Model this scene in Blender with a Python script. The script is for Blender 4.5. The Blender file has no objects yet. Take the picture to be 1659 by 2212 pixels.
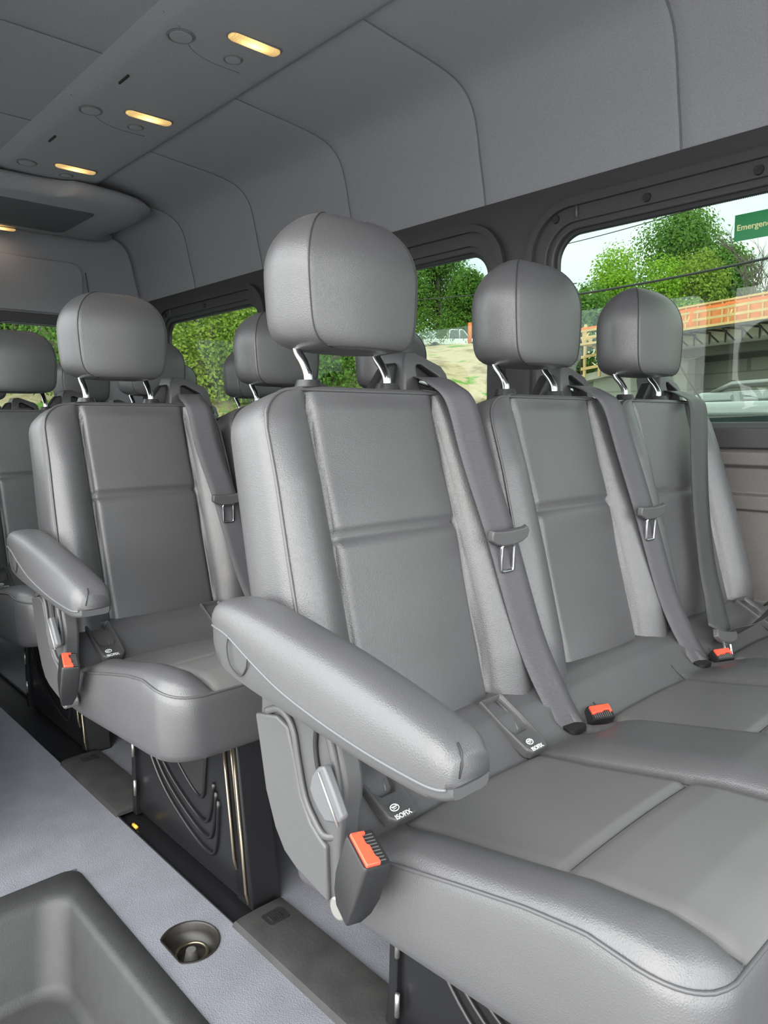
import bpy, bmesh, math, random
from mathutils import Vector, Matrix
R = math.radians
rnd = random.Random(7)
sc = bpy.context.scene
COL = sc.collection
H = 0.85                      # camera height above the van floor
GZ = -0.68                    # street level below the van floor
PITCH = 0.827                 # distance between bench rows

# ------------------------------------------------------------------ materials
def new_mat(name):
    m = bpy.data.materials.new(name); m.use_nodes = True
    nt = m.node_tree
    return m, nt, nt.nodes['Principled BSDF']

def mat(name, col, rough=.5, metal=0, spec=.5, bump=None, vary=None, coat=0, trans=0, emit=None):
    """bump = (kind, scale, distance); vary = (scale, amount)"""
    m, nt, b = new_mat(name)
    b.inputs['Base Color'].default_value = (*col, 1)
    b.inputs['Roughness'].default_value = rough
    b.inputs['Metallic'].default_value = metal
    b.inputs['Specular IOR Level'].default_value = spec
    b.inputs['Coat Weight'].default_value = coat
    tc = nt.nodes.new('ShaderNodeTexCoord')
    if vary:
        n = nt.nodes.new('ShaderNodeTexNoise'); n.inputs['Scale'].default_value = vary[0]; n.inputs['Detail'].default_value = 4
        nt.links.new(tc.outputs['Object'], n.inputs['Vector'])
        r = nt.nodes.new('ShaderNodeValToRGB')
        a = vary[1]
        r.color_ramp.elements[0].position = .3; r.color_ramp.elements[1].position = .7
        r.color_ramp.elements[0].color = (*[c*(1-a) for c in col], 1)
        r.color_ramp.elements[1].color = (*[min(1, c*(1+a)) for c in col], 1)
        nt.links.new(n.outputs['Fac'], r.inputs['Fac']); nt.links.new(r.outputs['Color'], b.inputs['Base Color'])
    if bump:
        kind, s, d = bump
        bp = nt.nodes.new('ShaderNodeBump'); bp.inputs['Distance'].default_value = d; bp.inputs['Strength'].default_value = 1
        if kind == 'leather':
            # pebbled grain, slightly warped cells
            nz = nt.nodes.new('ShaderNodeTexNoise'); nz.inputs['Scale'].default_value = s*.25
            nt.links.new(tc.outputs['Object'], nz.inputs['Vector'])
            mx = nt.nodes.new('ShaderNodeMix'); mx.data_type = 'VECTOR'; mx.inputs['Factor'].default_value = .006
            nt.links.new(tc.outputs['Object'], mx.inputs['A']); nt.links.new(nz.outputs['Color'], mx.inputs['B'])
            v = nt.nodes.new('ShaderNodeTexVoronoi'); v.feature = 'DISTANCE_TO_EDGE'; v.inputs['Scale'].default_value = s
            nt.links.new(mx.outputs['Result'], v.inputs['Vector'])
            mm = nt.nodes.new('ShaderNodeMapRange'); mm.interpolation_type = 'SMOOTHSTEP'; mm.inputs['From Max'].default_value = .42; mm.inputs['To Max'].default_value = .42
            nt.links.new(v.outputs['Distance'], mm.inputs[0]); nt.links.new(mm.outputs[0], bp.inputs['Height'])
        elif kind == 'weave':
            w = nt.nodes.new('ShaderNodeTexWave'); w.inputs['Scale'].default_value = s; w.bands_direction = 'Z'
            nt.links.new(tc.outputs['Object'], w.inputs['Vector']); nt.links.new(w.outputs['Fac'], bp.inputs['Height'])
        elif kind == 'cells':
            v = nt.nodes.new('ShaderNodeTexVoronoi'); v.inputs['Scale'].default_value = s
            nt.links.new(tc.outputs['Object'], v.inputs['Vector']); nt.links.new(v.outputs['Distance'], bp.inputs['Height'])
        else:
            n2 = nt.nodes.new('ShaderNodeTexNoise'); n2.inputs['Scale'].default_value = s; n2.inputs['Detail'].default_value = 5
            nt.links.new(tc.outputs['Object'], n2.inputs['Vector']); nt.links.new(n2.outputs['Fac'], bp.inputs['Height'])
        nt.links.new(bp.outputs['Normal'], b.inputs['Normal'])
    return m

M = {}
M['leather'] = mat('grained_leather', (.064, .0635, .067), .39, spec=.62, bump=('leather', 400, .00032), vary=(6, .06))
M['leather_smooth'] = mat('smooth_leather', (.100, .099, .099), .40, spec=.55, bump=('leather', 560, .00012), vary=(7, .05))
M['plastic'] = mat('grained_dark_plastic', (.058, .058, .061), .44, bump=('noise', 700, .00025))
M['plastic_lt'] = mat('lever_plastic', (.085, .088, .095), .40, bump=('noise', 900, .0002))
M['black_plastic'] = mat('black_plastic', (.014, .014, .015), .36, bump=('noise', 500, .0003))
M['belt'] = mat('belt_webbing', (.082, .079, .088), .5, bump=('weave', 260, .00035))
M['belt_dark'] = mat('dark_belt_webbing', (.045, .045, .047), .45, bump=('weave', 260, .00035))
M['seam'] = mat('seam_thread', (.02, .02, .022), .7)
M['piping'] = mat('leather_piping', (.06, .06, .064), .4)
M['chrome'] = mat('polished_steel', (.50, .51, .53), .12, metal=1)
M['steel_grey'] = mat('dull_steel', (.33, .32, .31), .35, metal=.8)
M['black_steel'] = mat('black_painted_steel', (.008, .008, .009), .28, spec=.4)
M['highlight_rib'] = mat('tan_highlight_rib', (.20, .17, .13), .18, metal=.75)  # tan tint paints the warm reflection seen on the black steel ribs
M['red'] = mat('red_button', (.78, .07, .035), .35)
M['white'] = mat('white_print', (.75, .78, .8), .6)
M['headliner'] = mat('headliner_fabric', (.300, .298, .322), .95, spec=.15, bump=('noise', 420, .0005), vary=(300, .10))
M['headliner_grv'] = mat('headliner_seam', (.17, .17, .18), .9, spec=.2)
M['trim'] = mat('pillar_trim_plastic', (.040, .039, .041), .45, bump=('noise', 600, .0005))
M['trim_lt'] = mat('side_panel_plastic', (.115, .107, .103), .55, bump=('noise', 600, .0006), vary=(200, .08))
M['vent'] = mat('vent_plastic', (.15, .15, .16), .8)
M['rubber'] = mat('window_rubber', (.02, .02, .021), .45)
M['carpet'] = mat('floor_covering', (.125, .128, .145), .8, spec=.25, bump=('cells', 420, .0006), vary=(14, .1))
M['step'] = mat('step_plastic', (.021, .021, .022), .58, bump=('noise', 420, .0004), vary=(40, .12))
M['cover_rubber'] = mat('rail_cover_rubber', (.022, .021, .021), .6, bump=('noise', 140, .0005), vary=(18, .3))
M['void'] = mat('painted_recess_shade', (.006, .006, .006), .6)  # near-black fill painted as the shade inside slots and openings
M['anchor_metal'] = mat('oily_anchor_steel', (.16, .14, .10), .28, metal=.9)

def glass_mat(name, tint, gloss=.06, rough=0.0):
    m = bpy.data.materials.new(name); m.use_nodes = True; nt = m.node_tree; nt.nodes.clear()
    o = nt.nodes.new('ShaderNodeOutputMaterial'); t = nt.nodes.new('ShaderNodeBsdfTransparent'); g = nt.nodes.new('ShaderNodeBsdfGlossy')
    t.inputs['Color'].default_value = (*tint, 1); g.inputs['Roughness'].default_value = rough
    lw = nt.nodes.new('ShaderNodeLayerWeight'); lw.inputs['Blend'].default_value = .5
    pw = nt.nodes.new('ShaderNodeMath'); pw.operation = 'POWER'; pw.inputs[1].default_value = 5
    nt.links.new(lw.outputs['Facing'], pw.inputs[0])
    f = nt.nodes.new('ShaderNodeMath'); f.operation = 'MULTIPLY_ADD'; f.inputs[1].default_value = .5; f.inputs[2].default_value = .025
    nt.links.new(pw.outputs[0], f.inputs[0])
    mx = nt.nodes.new('ShaderNodeMixShader')
    nt.links.new(f.outputs[0], mx.inputs[0]); nt.links.new(t.outputs[0], mx.inputs[1]); nt.links.new(g.outputs[0], mx.inputs[2])
    nt.links.new(mx.outputs[0], o.inputs['Surface'])
    return m
M['glass'] = glass_mat('tinted_glass', (.49, .55, .51))
M['glass_clear'] = glass_mat('clear_glass', (.9, .92, .92))

def emis(name, col, s, mixcol=(.9, .7, .3)):
    m, nt, b = new_mat(name)
    b.inputs['Base Color'].default_value = (*mixcol, 1); b.inputs['Roughness'].default_value = .2
    tc = nt.nodes.new('ShaderNodeTexCoord'); mp = nt.nodes.new('ShaderNodeMapping')
    mp.inputs['Scale'].default_value = (14, 26, 14); 
    gr = nt.nodes.new('ShaderNodeTexGradient'); gr.gradient_type = 'SPHERICAL'
    nt.links.new(tc.outputs['Object'], mp.inputs['Vector']); nt.links.new(mp.outputs[0], gr.inputs[0])
    w = nt.nodes.new('ShaderNodeTexWave'); w.wave_type = 'RINGS'; w.rings_direction = 'SPHERICAL'; w.inputs['Scale'].default_value = 38
    nt.links.new(tc.outputs['Object'], w.inputs['Vector'])
    ma = nt.nodes.new('ShaderNodeMath'); ma.operation = 'MULTIPLY_ADD'; ma.inputs[1].default_value = s*1.6; ma.inputs[2].default_value = s*.12
    pw = nt.nodes.new('ShaderNodeMath'); pw.operation = 'POWER'; pw.inputs[1].default_value = 2.2
    nt.links.new(gr.outputs['Fac'], pw.inputs[0]); nt.links.new(pw.outputs[0], ma.inputs[0])
    m2 = nt.nodes.new('ShaderNodeMath'); m2.operation = 'MULTIPLY_ADD'; m2.inputs[1].default_value = s*.10
    nt.links.new(w.outputs['Fac'], m2.inputs[0]); nt.links.new(ma.outputs[0], m2.inputs[2])
    b.inputs['Emission Color'].default_value = (*col, 1)
    nt.links.new(m2.outputs[0], b.inputs['Emission Strength'])
    return m
M['lens'] = emis('lamp_lens', (1, .58, .20), 1.5)

# ------------------------------------------------------------------ helpers
def link(o): COL.objects.link(o); return o
def tag(o, label=None, cat=None, group=None, kind=None):
    if label: o['label'] = label
    if cat: o['category'] = cat
    if group: o['group'] = group
    if kind: o['kind'] = kind
    return o
def empty(name, loc, label=None, cat=None, group=None, rz=0):
    o = bpy.data.objects.new(name, None); o.empty_display_size = .1; link(o)
    o.location = loc; o.rotation_euler = (0, 0, rz)
    return tag(o, label, cat, group)

def mk(name, verts, faces, m, parent=None, smooth=True, sub=0, bevel=0, bseg=3, auto=None, mats=None, fmat=None):
    """one mesh object; verts are in scene coordinates, origin moved to their centre"""
    xs = [v[0] for v in verts]; ys = [v[1] for v in verts]; zs = [v[2] for v in verts]
    c = Vector(((min(xs)+max(xs))/2, (min(ys)+max(ys))/2, (min(zs)+max(zs))/2))
    me = bpy.data.meshes.new(name)
    me.from_pydata([Vector(v)-c for v in verts], [], faces)
    bm = bmesh.new(); bm.from_mesh(me)
    bmesh.ops.recalc_face_normals(bm, faces=bm.faces)
    bm.to_mesh(me); bm.free()
    if mats:
        for mm in mats: me.materials.append(mm)
        for p, i in zip(me.polygons, fmat): p.material_index = i
    else: me.materials.append(m)
    for p in me.polygons: p.use_smooth = smooth
    if auto is not None:
        me.set_sharp_from_angle(angle=R(auto))
    o = bpy.data.objects.new(name, me); link(o)
    w = Vector((0, 0, 0))
    q = parent
    while q is not None: w += q.location; q = q.parent
    o.parent = parent; o.location = c - w
    if bevel:
        b = o.modifiers.new('bevel', 'BEVEL'); b.width = bevel; b.segments = bseg; b.limit_method = 'ANGLE'; b.angle_limit = R(30); b.harden_normals = False
    if sub:
        s = o.modifiers.new('sub', 'SUBSURF'); s.levels = sub; s.render_levels = sub
    return o

class MB:
    """collects shapes into one mesh"""
    def __init__(s): s.v = []; s.f = []; s.m = []; s.cur = 0
    def add(s, v, f):
        n = len(s.v); s.v += [tuple(p) for p in v]; s.f += [[i+n for i in q] for q in f]; s.m += [s.cur]*len(f)
        return s
    def box(s, a, b):
        x0, y0, z0 = a; x1, y1, z1 = b
        return s.add([(x0,y0,z0),(x1,y0,z0),(x1,y1,z0),(x0,y1,z0),(x0,y0,z1),(x1,y0,z1),(x1,y1,z1),(x0,y1,z1)],
                     [(0,3,2,1),(4,5,6,7),(0,1,5,4),(1,2,6,5),(2,3,7,6),(3,0,4,7)])
    def beam(s, p, q, w, h=None, up=(0,0,1)):
        h = h or w; p = Vector(p); q = Vector(q); d = (q-p).normalized(); u = Vector(up)
        if abs(d.dot(u)) > .95: u = Vector((1, 0, 0))
        r = d.cross(u).normalized()*w/2; u = r.cross(d).normalized()*h/2
        vs = [p-r-u, p+r-u, p+r+u, p-r+u, q-r-u, q+r-u, q+r+u, q-r+u]
        return s.add(vs, [(0,3,2,1),(4,5,6,7),(0,1,5,4),(1,2,6,5),(2,3,7,6),(3,0,4,7)])
    def tube(s, pts, r, n=10, closed=False, caps=True, flat=1.0, rads=None):
        pts = [Vector(p) for p in pts]; k = len(pts); vs = []; fs = []; prev = None
        for i, p in enumerate(pts):
            if closed: d = (pts[(i+1) % k]-pts[i-1])
            else: d = pts[min(i+1, k-1)]-pts[max(i-1, 0)]
            d.normalize()
            if prev is None:
                u = Vector((0, 0, 1)) if abs(d.z) < .9 else Vector((1, 0, 0))
            else: u = prev
            a = (u-d*u.dot(d)).normalized(); b = d.cross(a); prev = a
            rr = rads[i] if rads else r
            for j in range(n):
                t = 2*math.pi*j/n
                vs.append(p+a*math.cos(t)*rr+b*math.sin(t)*rr*flat)
        for i in range(k if closed else k-1):
            for j in range(n):
                a0 = i*n+j; a1 = i*n+(j+1) % n; b0 = ((i+1) % k)*n+j; b1 = ((i+1) % k)*n+(j+1) % n
                fs.append((a0, a1, b1, b0))
        if caps and not closed: fs.append(tuple(range(n-1, -1, -1))); fs.append(tuple((k-1)*n+j for j in range(n)))
        return s.add(vs, fs)
    def cyl(s, p, q, r, n=20, r2=None): return s.tube([p, q], r, n, rads=[r, r2 if r2 is not None else r])
    def prism(s, prof, axis, a, b):
        """prof: list of 2-D points in the plane normal to axis (x->(y,z), y->(x,z), z->(x,y))"""
        def P(u, v, w): return {'x': (w, u, v), 'y': (u, w, v), 'z': (u, v, w)}[axis]
        n = len(prof)
        vs = [P(u, v, a) for u, v in prof]+[P(u, v, b) for u, v in prof]
        fs = [tuple(range(n)), tuple(range(2*n-1, n-1, -1))]+[(i, i+n, (i+1) % n+n, (i+1) % n) for i in range(n)]
        return s.add(vs, fs)
    def build(s, name, m, parent=None, **k):
        if isinstance(m, list): return mk(name, s.v, s.f, None, parent, mats=m, fmat=s.m, **k)
        return mk(name, s.v, s.f, m, parent, **k)

def lerp(a, b, t): return a+(b-a)*t
def sstep(a, b, x): t = max(0, min(1, (x-a)/(b-a))); return t*t*(3-2*t)
def gauss(x, s): return math.exp(-(x/s)**2)
def interp(tab, x):
    if x <= tab[0][0]: return tab[0][1]
    for (a, b), (c, d) in zip(tab, tab[1:]):
        if x <= c: return b+(d-b)*(x-a)/(c-a)
    return tab[-1][1]
def crom(P, n, closed=False):
    P = [Vector(p) for p in P]; out = []; k = len(P)
    rng = range(k if closed else k-1)
    for i in rng:
        p0 = P[i-1] if closed or i > 0 else P[0]*2-P[1]; p1 = P[i]; p2 = P[(i+1) % k]
        p3 = P[(i+2) % k] if closed or i+2 < k else P[-1]*2-P[-2]
        for j in range(n):
            t = j/n
            out.append(.5*((2*p1)+(p2-p0)*t+(2*p0-5*p1+4*p2-p3)*t*t+(3*p1-p0-3*p2+p3)*t**3))
    if not closed: out.append(P[-1])
    return out
def rrect(x0, y0, x1, y1, r, n=8):
    out = []
    for cx, cy, a0 in ((x1-r, y1-r, 0), (x0+r, y1-r, 90), (x0+r, y0+r, 180), (x1-r, y0+r, 270)):
        for i in range(n+1):
            a = R(a0+90*i/n); out.append((cx+r*math.cos(a), cy+r*math.sin(a)))
    return out
def loft(rings, cap0=True, cap1=True):
    n = len(rings[0]); vs = [p for r in rings for p in r]; fs = []
    for i in range(len(rings)-1):
        for j in range(n): fs.append((i*n+j, i*n+(j+1) % n, (i+1)*n+(j+1) % n, (i+1)*n+j))
    if cap0: fs.append(tuple(range(n-1, -1, -1)))
    if cap1: fs.append(tuple((len(rings)-1)*n+j for j in range(n)))
    return vs, fs

def text_mesh(name, s, size, m, parent, origin, ux, uy, ext=.0003, bold=0):
    """lettering as mesh: ux = reading direction, uy = up direction of the letters"""
    cu = bpy.data.curves.new(name, 'FONT'); cu.body = s; cu.size = size; cu.extrude = ext; cu.offset = bold; cu.align_x = 'LEFT'
    tmp = bpy.data.objects.new('tmp_text', cu); link(tmp)
    dg = bpy.context.evaluated_depsgraph_get(); me = bpy.data.meshes.new_from_object(tmp.evaluated_get(dg))
    bpy.data.objects.remove(tmp)
    ux = Vector(ux).normalized(); uy = Vector(uy); uy = (uy-ux*uy.dot(ux)).normalized(); uz = ux.cross(uy)
    o0 = Vector(origin)
    vs = [o0+ux*v.co.x+uy*v.co.y+uz*v.co.z for v in me.vertices]; fs = [list(p.vertices) for p in me.polygons]
    bpy.data.meshes.remove(me)
    return mk(name, vs, fs, m, parent, smooth=False)

def copy_tree(o, parent=None):
    c = o.copy(); link(c); c.parent = parent
    for ch in o.children: copy_tree(ch, c)
    return c

# ------------------------------------------------------------------ seat shapes
# backrest frame: h runs up the backrest, d towards the sitter
HT = .525
def bp_(x, h, d): return (x, .678+.259*h-.966*d, .39+.966*h+.259*d)
def halfw(h):
    w = interp([(-.03, .205), (.02, .222), (.12, .228), (.3, .222), (.52, .212)], h)
    r = .055
    if h > HT-r:
        t = (h-(HT-r))/r; w = w-r+r*math.sqrt(max(0, 1-t*t))
    return w
def bolster(h): return interp([(-.03, .0), (.02, .026), (.1, .036), (.25, .036), (.4, .030), (.48, .018), (.525, .004)], h)
def front_d(x, h, W):
    ax = abs(x); iw = .124; B = bolster(h)
    top = 1-sstep(HT-.03, HT, h)
    if ax < iw:
        d = .007*(1-(ax/iw)**2)*top
        d -= .012*gauss(h-.32, .005)*(1-sstep(iw-.006, iw, ax)) ; d += .003*gauss(h-.290, .045)+.003*gauss(h-.352, .045)
        d += .006*gauss(h-.06, .05)*(1-(ax/iw)**2)
    else:
        a = min(1, (ax-iw)/max(.01, W-iw)); d = B*math.sin(math.pi*min(1, a*.80+.02))
    d -= .012*gauss(ax-iw, .006)*(.35+.65*top)
    if h < .03: d -= .06*((.03-h)/.06)**1.5
    return d

def backrest_mesh():
    rings = []; NF = 96; hs = [-.03+i*.0075 for i in range(int(.5/.0075))]
    while hs[-1] < HT-.03: hs.append(hs[-1]+.0075)
    k = 14
    hs += [HT-.03+.03*math.sin(math.pi/2*(i+1)/k) for i in range(k)]
    hs = sorted(set(h for h in hs if h <= HT))
    for h in hs:
        W = halfw(h); Wp = W-.010; ring = []
        for i in range(NF+1):
            x = -Wp+2*Wp*i/NF; ring.append(bp_(x, h, front_d(x, h, Wp)))
        dp = front_d(Wp, h, Wp); back = -.088
        db = back + .02*sstep(.44, .53, h)*0
        side = [(W-.003, dp-.006), (W, dp-.018), (W+.003, dp-.04), (W+.002, (dp+db)/2-.02), (W-.002, db+.022), (W-.010, db+.009), (W-.026, db+.001), (W-.06, db)]
        for a, b in side: ring.append(bp_(a, h, b))
        for i in range(1, 6): ring.append(bp_(lerp(W-.06, -W+.06, i/6), h, db))
        for a, b in reversed(side): ring.append(bp_(-a, h, b))
        rings.append(ring)
    # top: shrink towards the middle with a soft rise
    last = rings[-1]; cx = sum(p[1] for p in last)/len(last)
    c = Vector(bp_(0, HT, -.035))
    for s, up in ((.97, .004), (.8, .008), (.5, .010), (.15, .011)):
        rings.append([tuple(Vector(((p[0]-c.x)*s+c.x, (p[1]-c.y)*s+c.y, (p[2]-c.z)*s+c.z+up))) for p in last])
    return loft(rings)
def path_piping(sgn=None):
    pts = []
    hs = [-.01+i*.02 for i in range(26)]+[HT-.05+.05*math.sin(math.pi/2*i/10) for i in range(3, 11)]
    hs = sorted(h for h in hs if h <= HT)
    L = []
    for h in hs:
        W = halfw(h)-.009; L.append(bp_(-W, h, front_d(W, h, W)+.001))
    W = halfw(HT)-.009
    for i in range(1, 16):
        x = lerp(-W, W, i/16); L.append(bp_(x, HT+.0008, front_d(x, HT, W)+.0))
    L += [(-p[0], p[1], p[2]) for p in reversed(L[:len(hs)])]
    return L

def headrest_mesh():
    z0, z1 = .955, 1.150; rings = []; n = 30
    seaml = []; seamb = []
    for i in range(n+1):
        q = i/n; t = (1-math.cos(math.pi*q))/2; z = z0+(z1-z0)*t
        e = abs(2*t-1)
        top = t > .5
        s = (1-e**(2.4 if top else 8))**(1/(1.85 if top else 4.0)) if e < 1 else 0
        s = max(s, .02)
        a = .1035*(.30+.70*s if top else s)
        a = a*(1-.10*(1-t)**3)
        W = a+.021*s
        yf = .812 + (.048*(1-s) if top else .010*(1-s))
        D = .112*(.10+.90*s**1.45) if top else .112*(.35+.65*s)
        crown = .016*s
        ring = []
        for k in range(25):
            x = -a+2*a*k/24; ring.append((x, yf-crown*(1-(x/a)**2), z))
        rt = crom([(a, yf, z), (lerp(a, W, .62), yf+.24*D, z), (W, yf+.52*D, z), (W*.93, yf+.80*D, z), (W*.70, yf+.96*D, z), (W*.35, yf+1.02*D, z), (0, yf+1.03*D, z)], 5)
        ring += [tuple(p) for p in rt[1:-1]]
        ring.append(tuple(rt[-1]))
        ring += [(-p[0], p[1], p[2]) for p in reversed(rt[1:-1])]
        rings.append(ring)
        seaml.append((-a, yf, z))
    return rings, seaml

def make_seat_unit(n_seats, x0, pitchs, root, full=True):
    """backrests, headrests, belt guides, belts for the given seat centres"""

proto = {}
def proto_meshes():
    pass

def seat_upper(xc, root, window=False, detail=True, last=False):
    """backrest with head restraint, belt and guide for one seat centred on xc"""
    off = Vector((xc, 0, 0))
    def O(vs): return [tuple(Vector(v)+off) for v in vs]
    if 'back' not in proto:
        proto['back'] = backrest_mesh(); proto['hr'] = headrest_mesh()
    v, f = proto['back']
    br = mk('backrest', O(v), f, M['leather'], root)
    pp = MB().tube(O(path_piping()), .0024, 6).build('piping', M['piping'], br)
    # stitched seams of the insert (vertical pair, crossing seam)
    for s in (-1, 1):
        MB().tube(O([bp_(s*.124, h, front_d(s*.124, h, .2)+.0004) for h in [i*.01 for i in range(0, 53)]]), .0011, 5).build('seam', M['seam'], br)
    MB().tube(O([bp_(x*.01, .32, front_d(x*.01, .32, .2)+.0003) for x in range(-12, 13)]), .0010, 5).build('seam', M['seam'], br)
    # head restraint
    rings, sl = proto['hr']
    vv, ff = loft(rings)
    off = Vector((xc-.0145, 0, 0))
    hr = mk('headrest', O(vv), ff, M['leather'], root)
    for s in (-1, 1):
        MB().tube(O([(s*p[0], p[1]-.0002, p[2]) for p in sl[2:-1]]), .0011, 5).build('seam', M['seam'], hr)
    q = rings[3]
    MB().tube(O([(p[0], p[1], p[2]) for p in q[:25]]), .0011, 5).build('seam', M['seam'], hr)
    for s in (-1, 1):
        x = s*.0765
        pts = crom([(x, .852, .905), (x, .853, .922), (x, .862, .938), (x, .876, .955), (x, .879, .972), (x, .878, .99)], 6)
        MB().tube(O(pts), .0068, 14).build('headrest_post', M['chrome'], hr)
        MB().cyl(O([(x, .852, .902)])[0], O([(x, .852, .9135)])[0], .021, 24, .017).build('post_sleeve', M['black_plastic'], br, auto=40)
    # belt guide
    g = MB()
    gx0, gx1 = .128, .232
    def gp(x, z, y): return (xc+x, y, z)
    outer = [(gx0-.008, .895), (gx0+.002, .955), (gx0+.010, .970), (gx0+.03, .972), (gx1-.03, .956), (gx1-.012, .950), (gx1-.002, .938), (gx1+.006, .895)]
    inner = [(gx0+.026, .902), (gx0+.026, .944), (gx0+.030, .950), (gx0+.04, .950), (gx1-.035, .936), (gx1-.026, .932), (gx1-.020, .924), (gx1-.018, .902)]
    n = len(outer); vs = []
    for (u, w, y) in [(a, b, .872) for a, b in outer]+[(a, b, .868) for a, b in inner]+[(a, b, .935) for a, b in outer]+[(a, b, .905) for a, b in inner]:
        vs.append((xc+u, y+(w-.9)*.25, w))
    fs = []
    for i in range(n):
        j = (i+1) % n
        if i < n: fs += [(i, j, n+j, n+i), (i, 2*n+i, 2*n+j, j), (n+i, n+j, 3*n+j, 3*n+i), (2*n+i, 3*n+i, 3*n+j, 2*n+j)]
    gd = mk('belt_guide', vs, fs, M['plastic'], root, auto=50, bevel=.0035)
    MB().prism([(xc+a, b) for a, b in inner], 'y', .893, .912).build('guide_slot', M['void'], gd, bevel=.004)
    MB().beam((xc+gx1-.06, .893, .925), (xc+gx1-.03, .893, .918), .004, .010).build('guide_roller', M['chrome'], gd, bevel=.002)
    # backing shell rising behind the shoulder
    MB().prism([(xc+.04, .86), (xc+.075, .905), (xc+.11, .950), (xc+.15, .955), (xc+.15, .86)], 'y', .90, .925).build('guide_cover', M['black_plastic'], gd, bevel=.006)
    # belt
    if not window:
        c = [(.188, .905, .924, .058), (.172, .868, .928, .058), (.150, .815, .914, .060), (.146, .774, .885, .060), (.147, .742, .80, .060), (.172, .712, .68, .060), (.197, .672, .52, .060), (.214, .636, .43, .060), (.217, .604, .385, .056)]
    else:
        c = [(.188, .905, .924, .058), (.165, .868, .928, .058), (.130, .815, .914, .058), (.095, .772, .885, .058), (.025, .732, .775, .058), (-.012, .706, .67, .058), (-.030, .680, .55, .058), (-.075, .640, .475, .056), (-.125, .606, .432, .056)]
    cc = crom([(xc+a[0], a[1], a[2]) for a in c], 8); ww = crom([(a[3], 0, 0) for a in c], 8)
    vs = []; fs = []
    for i, (p, w) in enumerate(zip(cc, ww)):
        d = (cc[min(i+1, len(cc)-1)]-cc[max(i-1, 0)]).normalized()
        wd = Vector((1, -.15, 0)); wd = (wd-d*wd.dot(d)).normalized(); nn = wd.cross(d).normalized()*.0008
        w = w.x/2
        for a in (-1, -.5, 0, .5, 1): vs.append(p+wd*w*a+nn)
        for a in (1, .5, 0, -.5, -1): vs.append(p+wd*w*a-nn)
    k = 10
    for i in range(len(cc)-1):
        for j in range(k): fs.append((i*k+j, i*k+(j+1) % k, (i+1)*k+(j+1) % k, (i+1)*k+j))
    fs.append(tuple(range(k))); fs.append(tuple((len(cc)-1)*k+j for j in range(k)))
    bt = mk('seat_belt', vs, fs, M['belt_dark'] if window else M['belt'], root)
    if window:
        # fastened: tongue in its buckle, lap strap running to the wall side
        lp = crom([(xc-.120, .602, .425), (xc-.02, .592, .420), (xc+.08, .585, .438), (xc+.19, .60, .45), (xc+.235, .64, .43)], 8)
        vs = []; fs = []
        for i, p in enumerate(lp):
            d = (lp[min(i+1, len(lp)-1)]-lp[max(i-1, 0)]).normalized(); wd = Vector((0, .62, -.5)); wd = (wd-d*wd.dot(d)).normalized()*.027
            nn = wd.cross(d).normalized()*.0008
            vs += [p-wd+nn, p+wd+nn, p+wd-nn, p-wd-nn]
        for i in range(len(lp)-1):
            for j in range(4): fs.append((i*4+j, i*4+(j+1) % 4, (i+1)*4+(j+1) % 4, (i+1)*4+j))
        fs += [(0, 1, 2, 3), tuple((len(lp)-1)*4+j for j in range(4))]
        mk('lap_belt', vs, fs, M['belt_dark'], bt, auto=50)
        c0 = Vector((xc-.130, .598, .424)); ux = Vector((.95, -.12, -.22)).normalized(); uy = Vector((-.35, -.35, -.8)).normalized()
    else:
        c0 = Vector((xc+.170, .700, .680)); ux = Vector((1, -.15, .03)).normalized(); uy = Vector((.06, .06, -1)).normalized(); uy = (uy-ux*uy.dot(ux)).normalized()
    nz = ux.cross(uy).normalized()
    if nz.y > 0 : nz = -nz
    # tongue: bowed plastic bar with a steel blade that has a square window
    tm = MB()
    prof = [(-.040, -.004), (-.038, -.013), (-.030, -.011), (0, -.009), (.030, -.011), (.038, -.014), (.043, -.006), (.040, .006), (.028, .013), (.012, .017), (-.012, .017), (-.028, .013), (-.040, .005)]
    vs = [c0+ux*a+uy*b+nz*.001 for a, b in prof]+[c0+ux*a*.93+uy*b*.85+nz*.011 for a, b in prof]
    n = len(prof); fs = [tuple(range(n)), tuple(range(2*n-1, n-1, -1))]+[(i, (i+1) % n, (i+1) % n+n, i+n) for i in range(n)]
    tg = mk('belt_tongue', vs, fs, M['plastic'], bt, bevel=.002, auto=40)
    fr = MB(); cen = c0+uy*.036+nz*.005
    a, b = .0125, .021
    loop = [cen+ux*u+uy*w for u, w in rrect(-a, -b, a, b, .004, 4)]
    fr.tube(loop, .0032, 8, closed=True)
    fr.build('tongue_blade', M['chrome'], tg)
    return br

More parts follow.
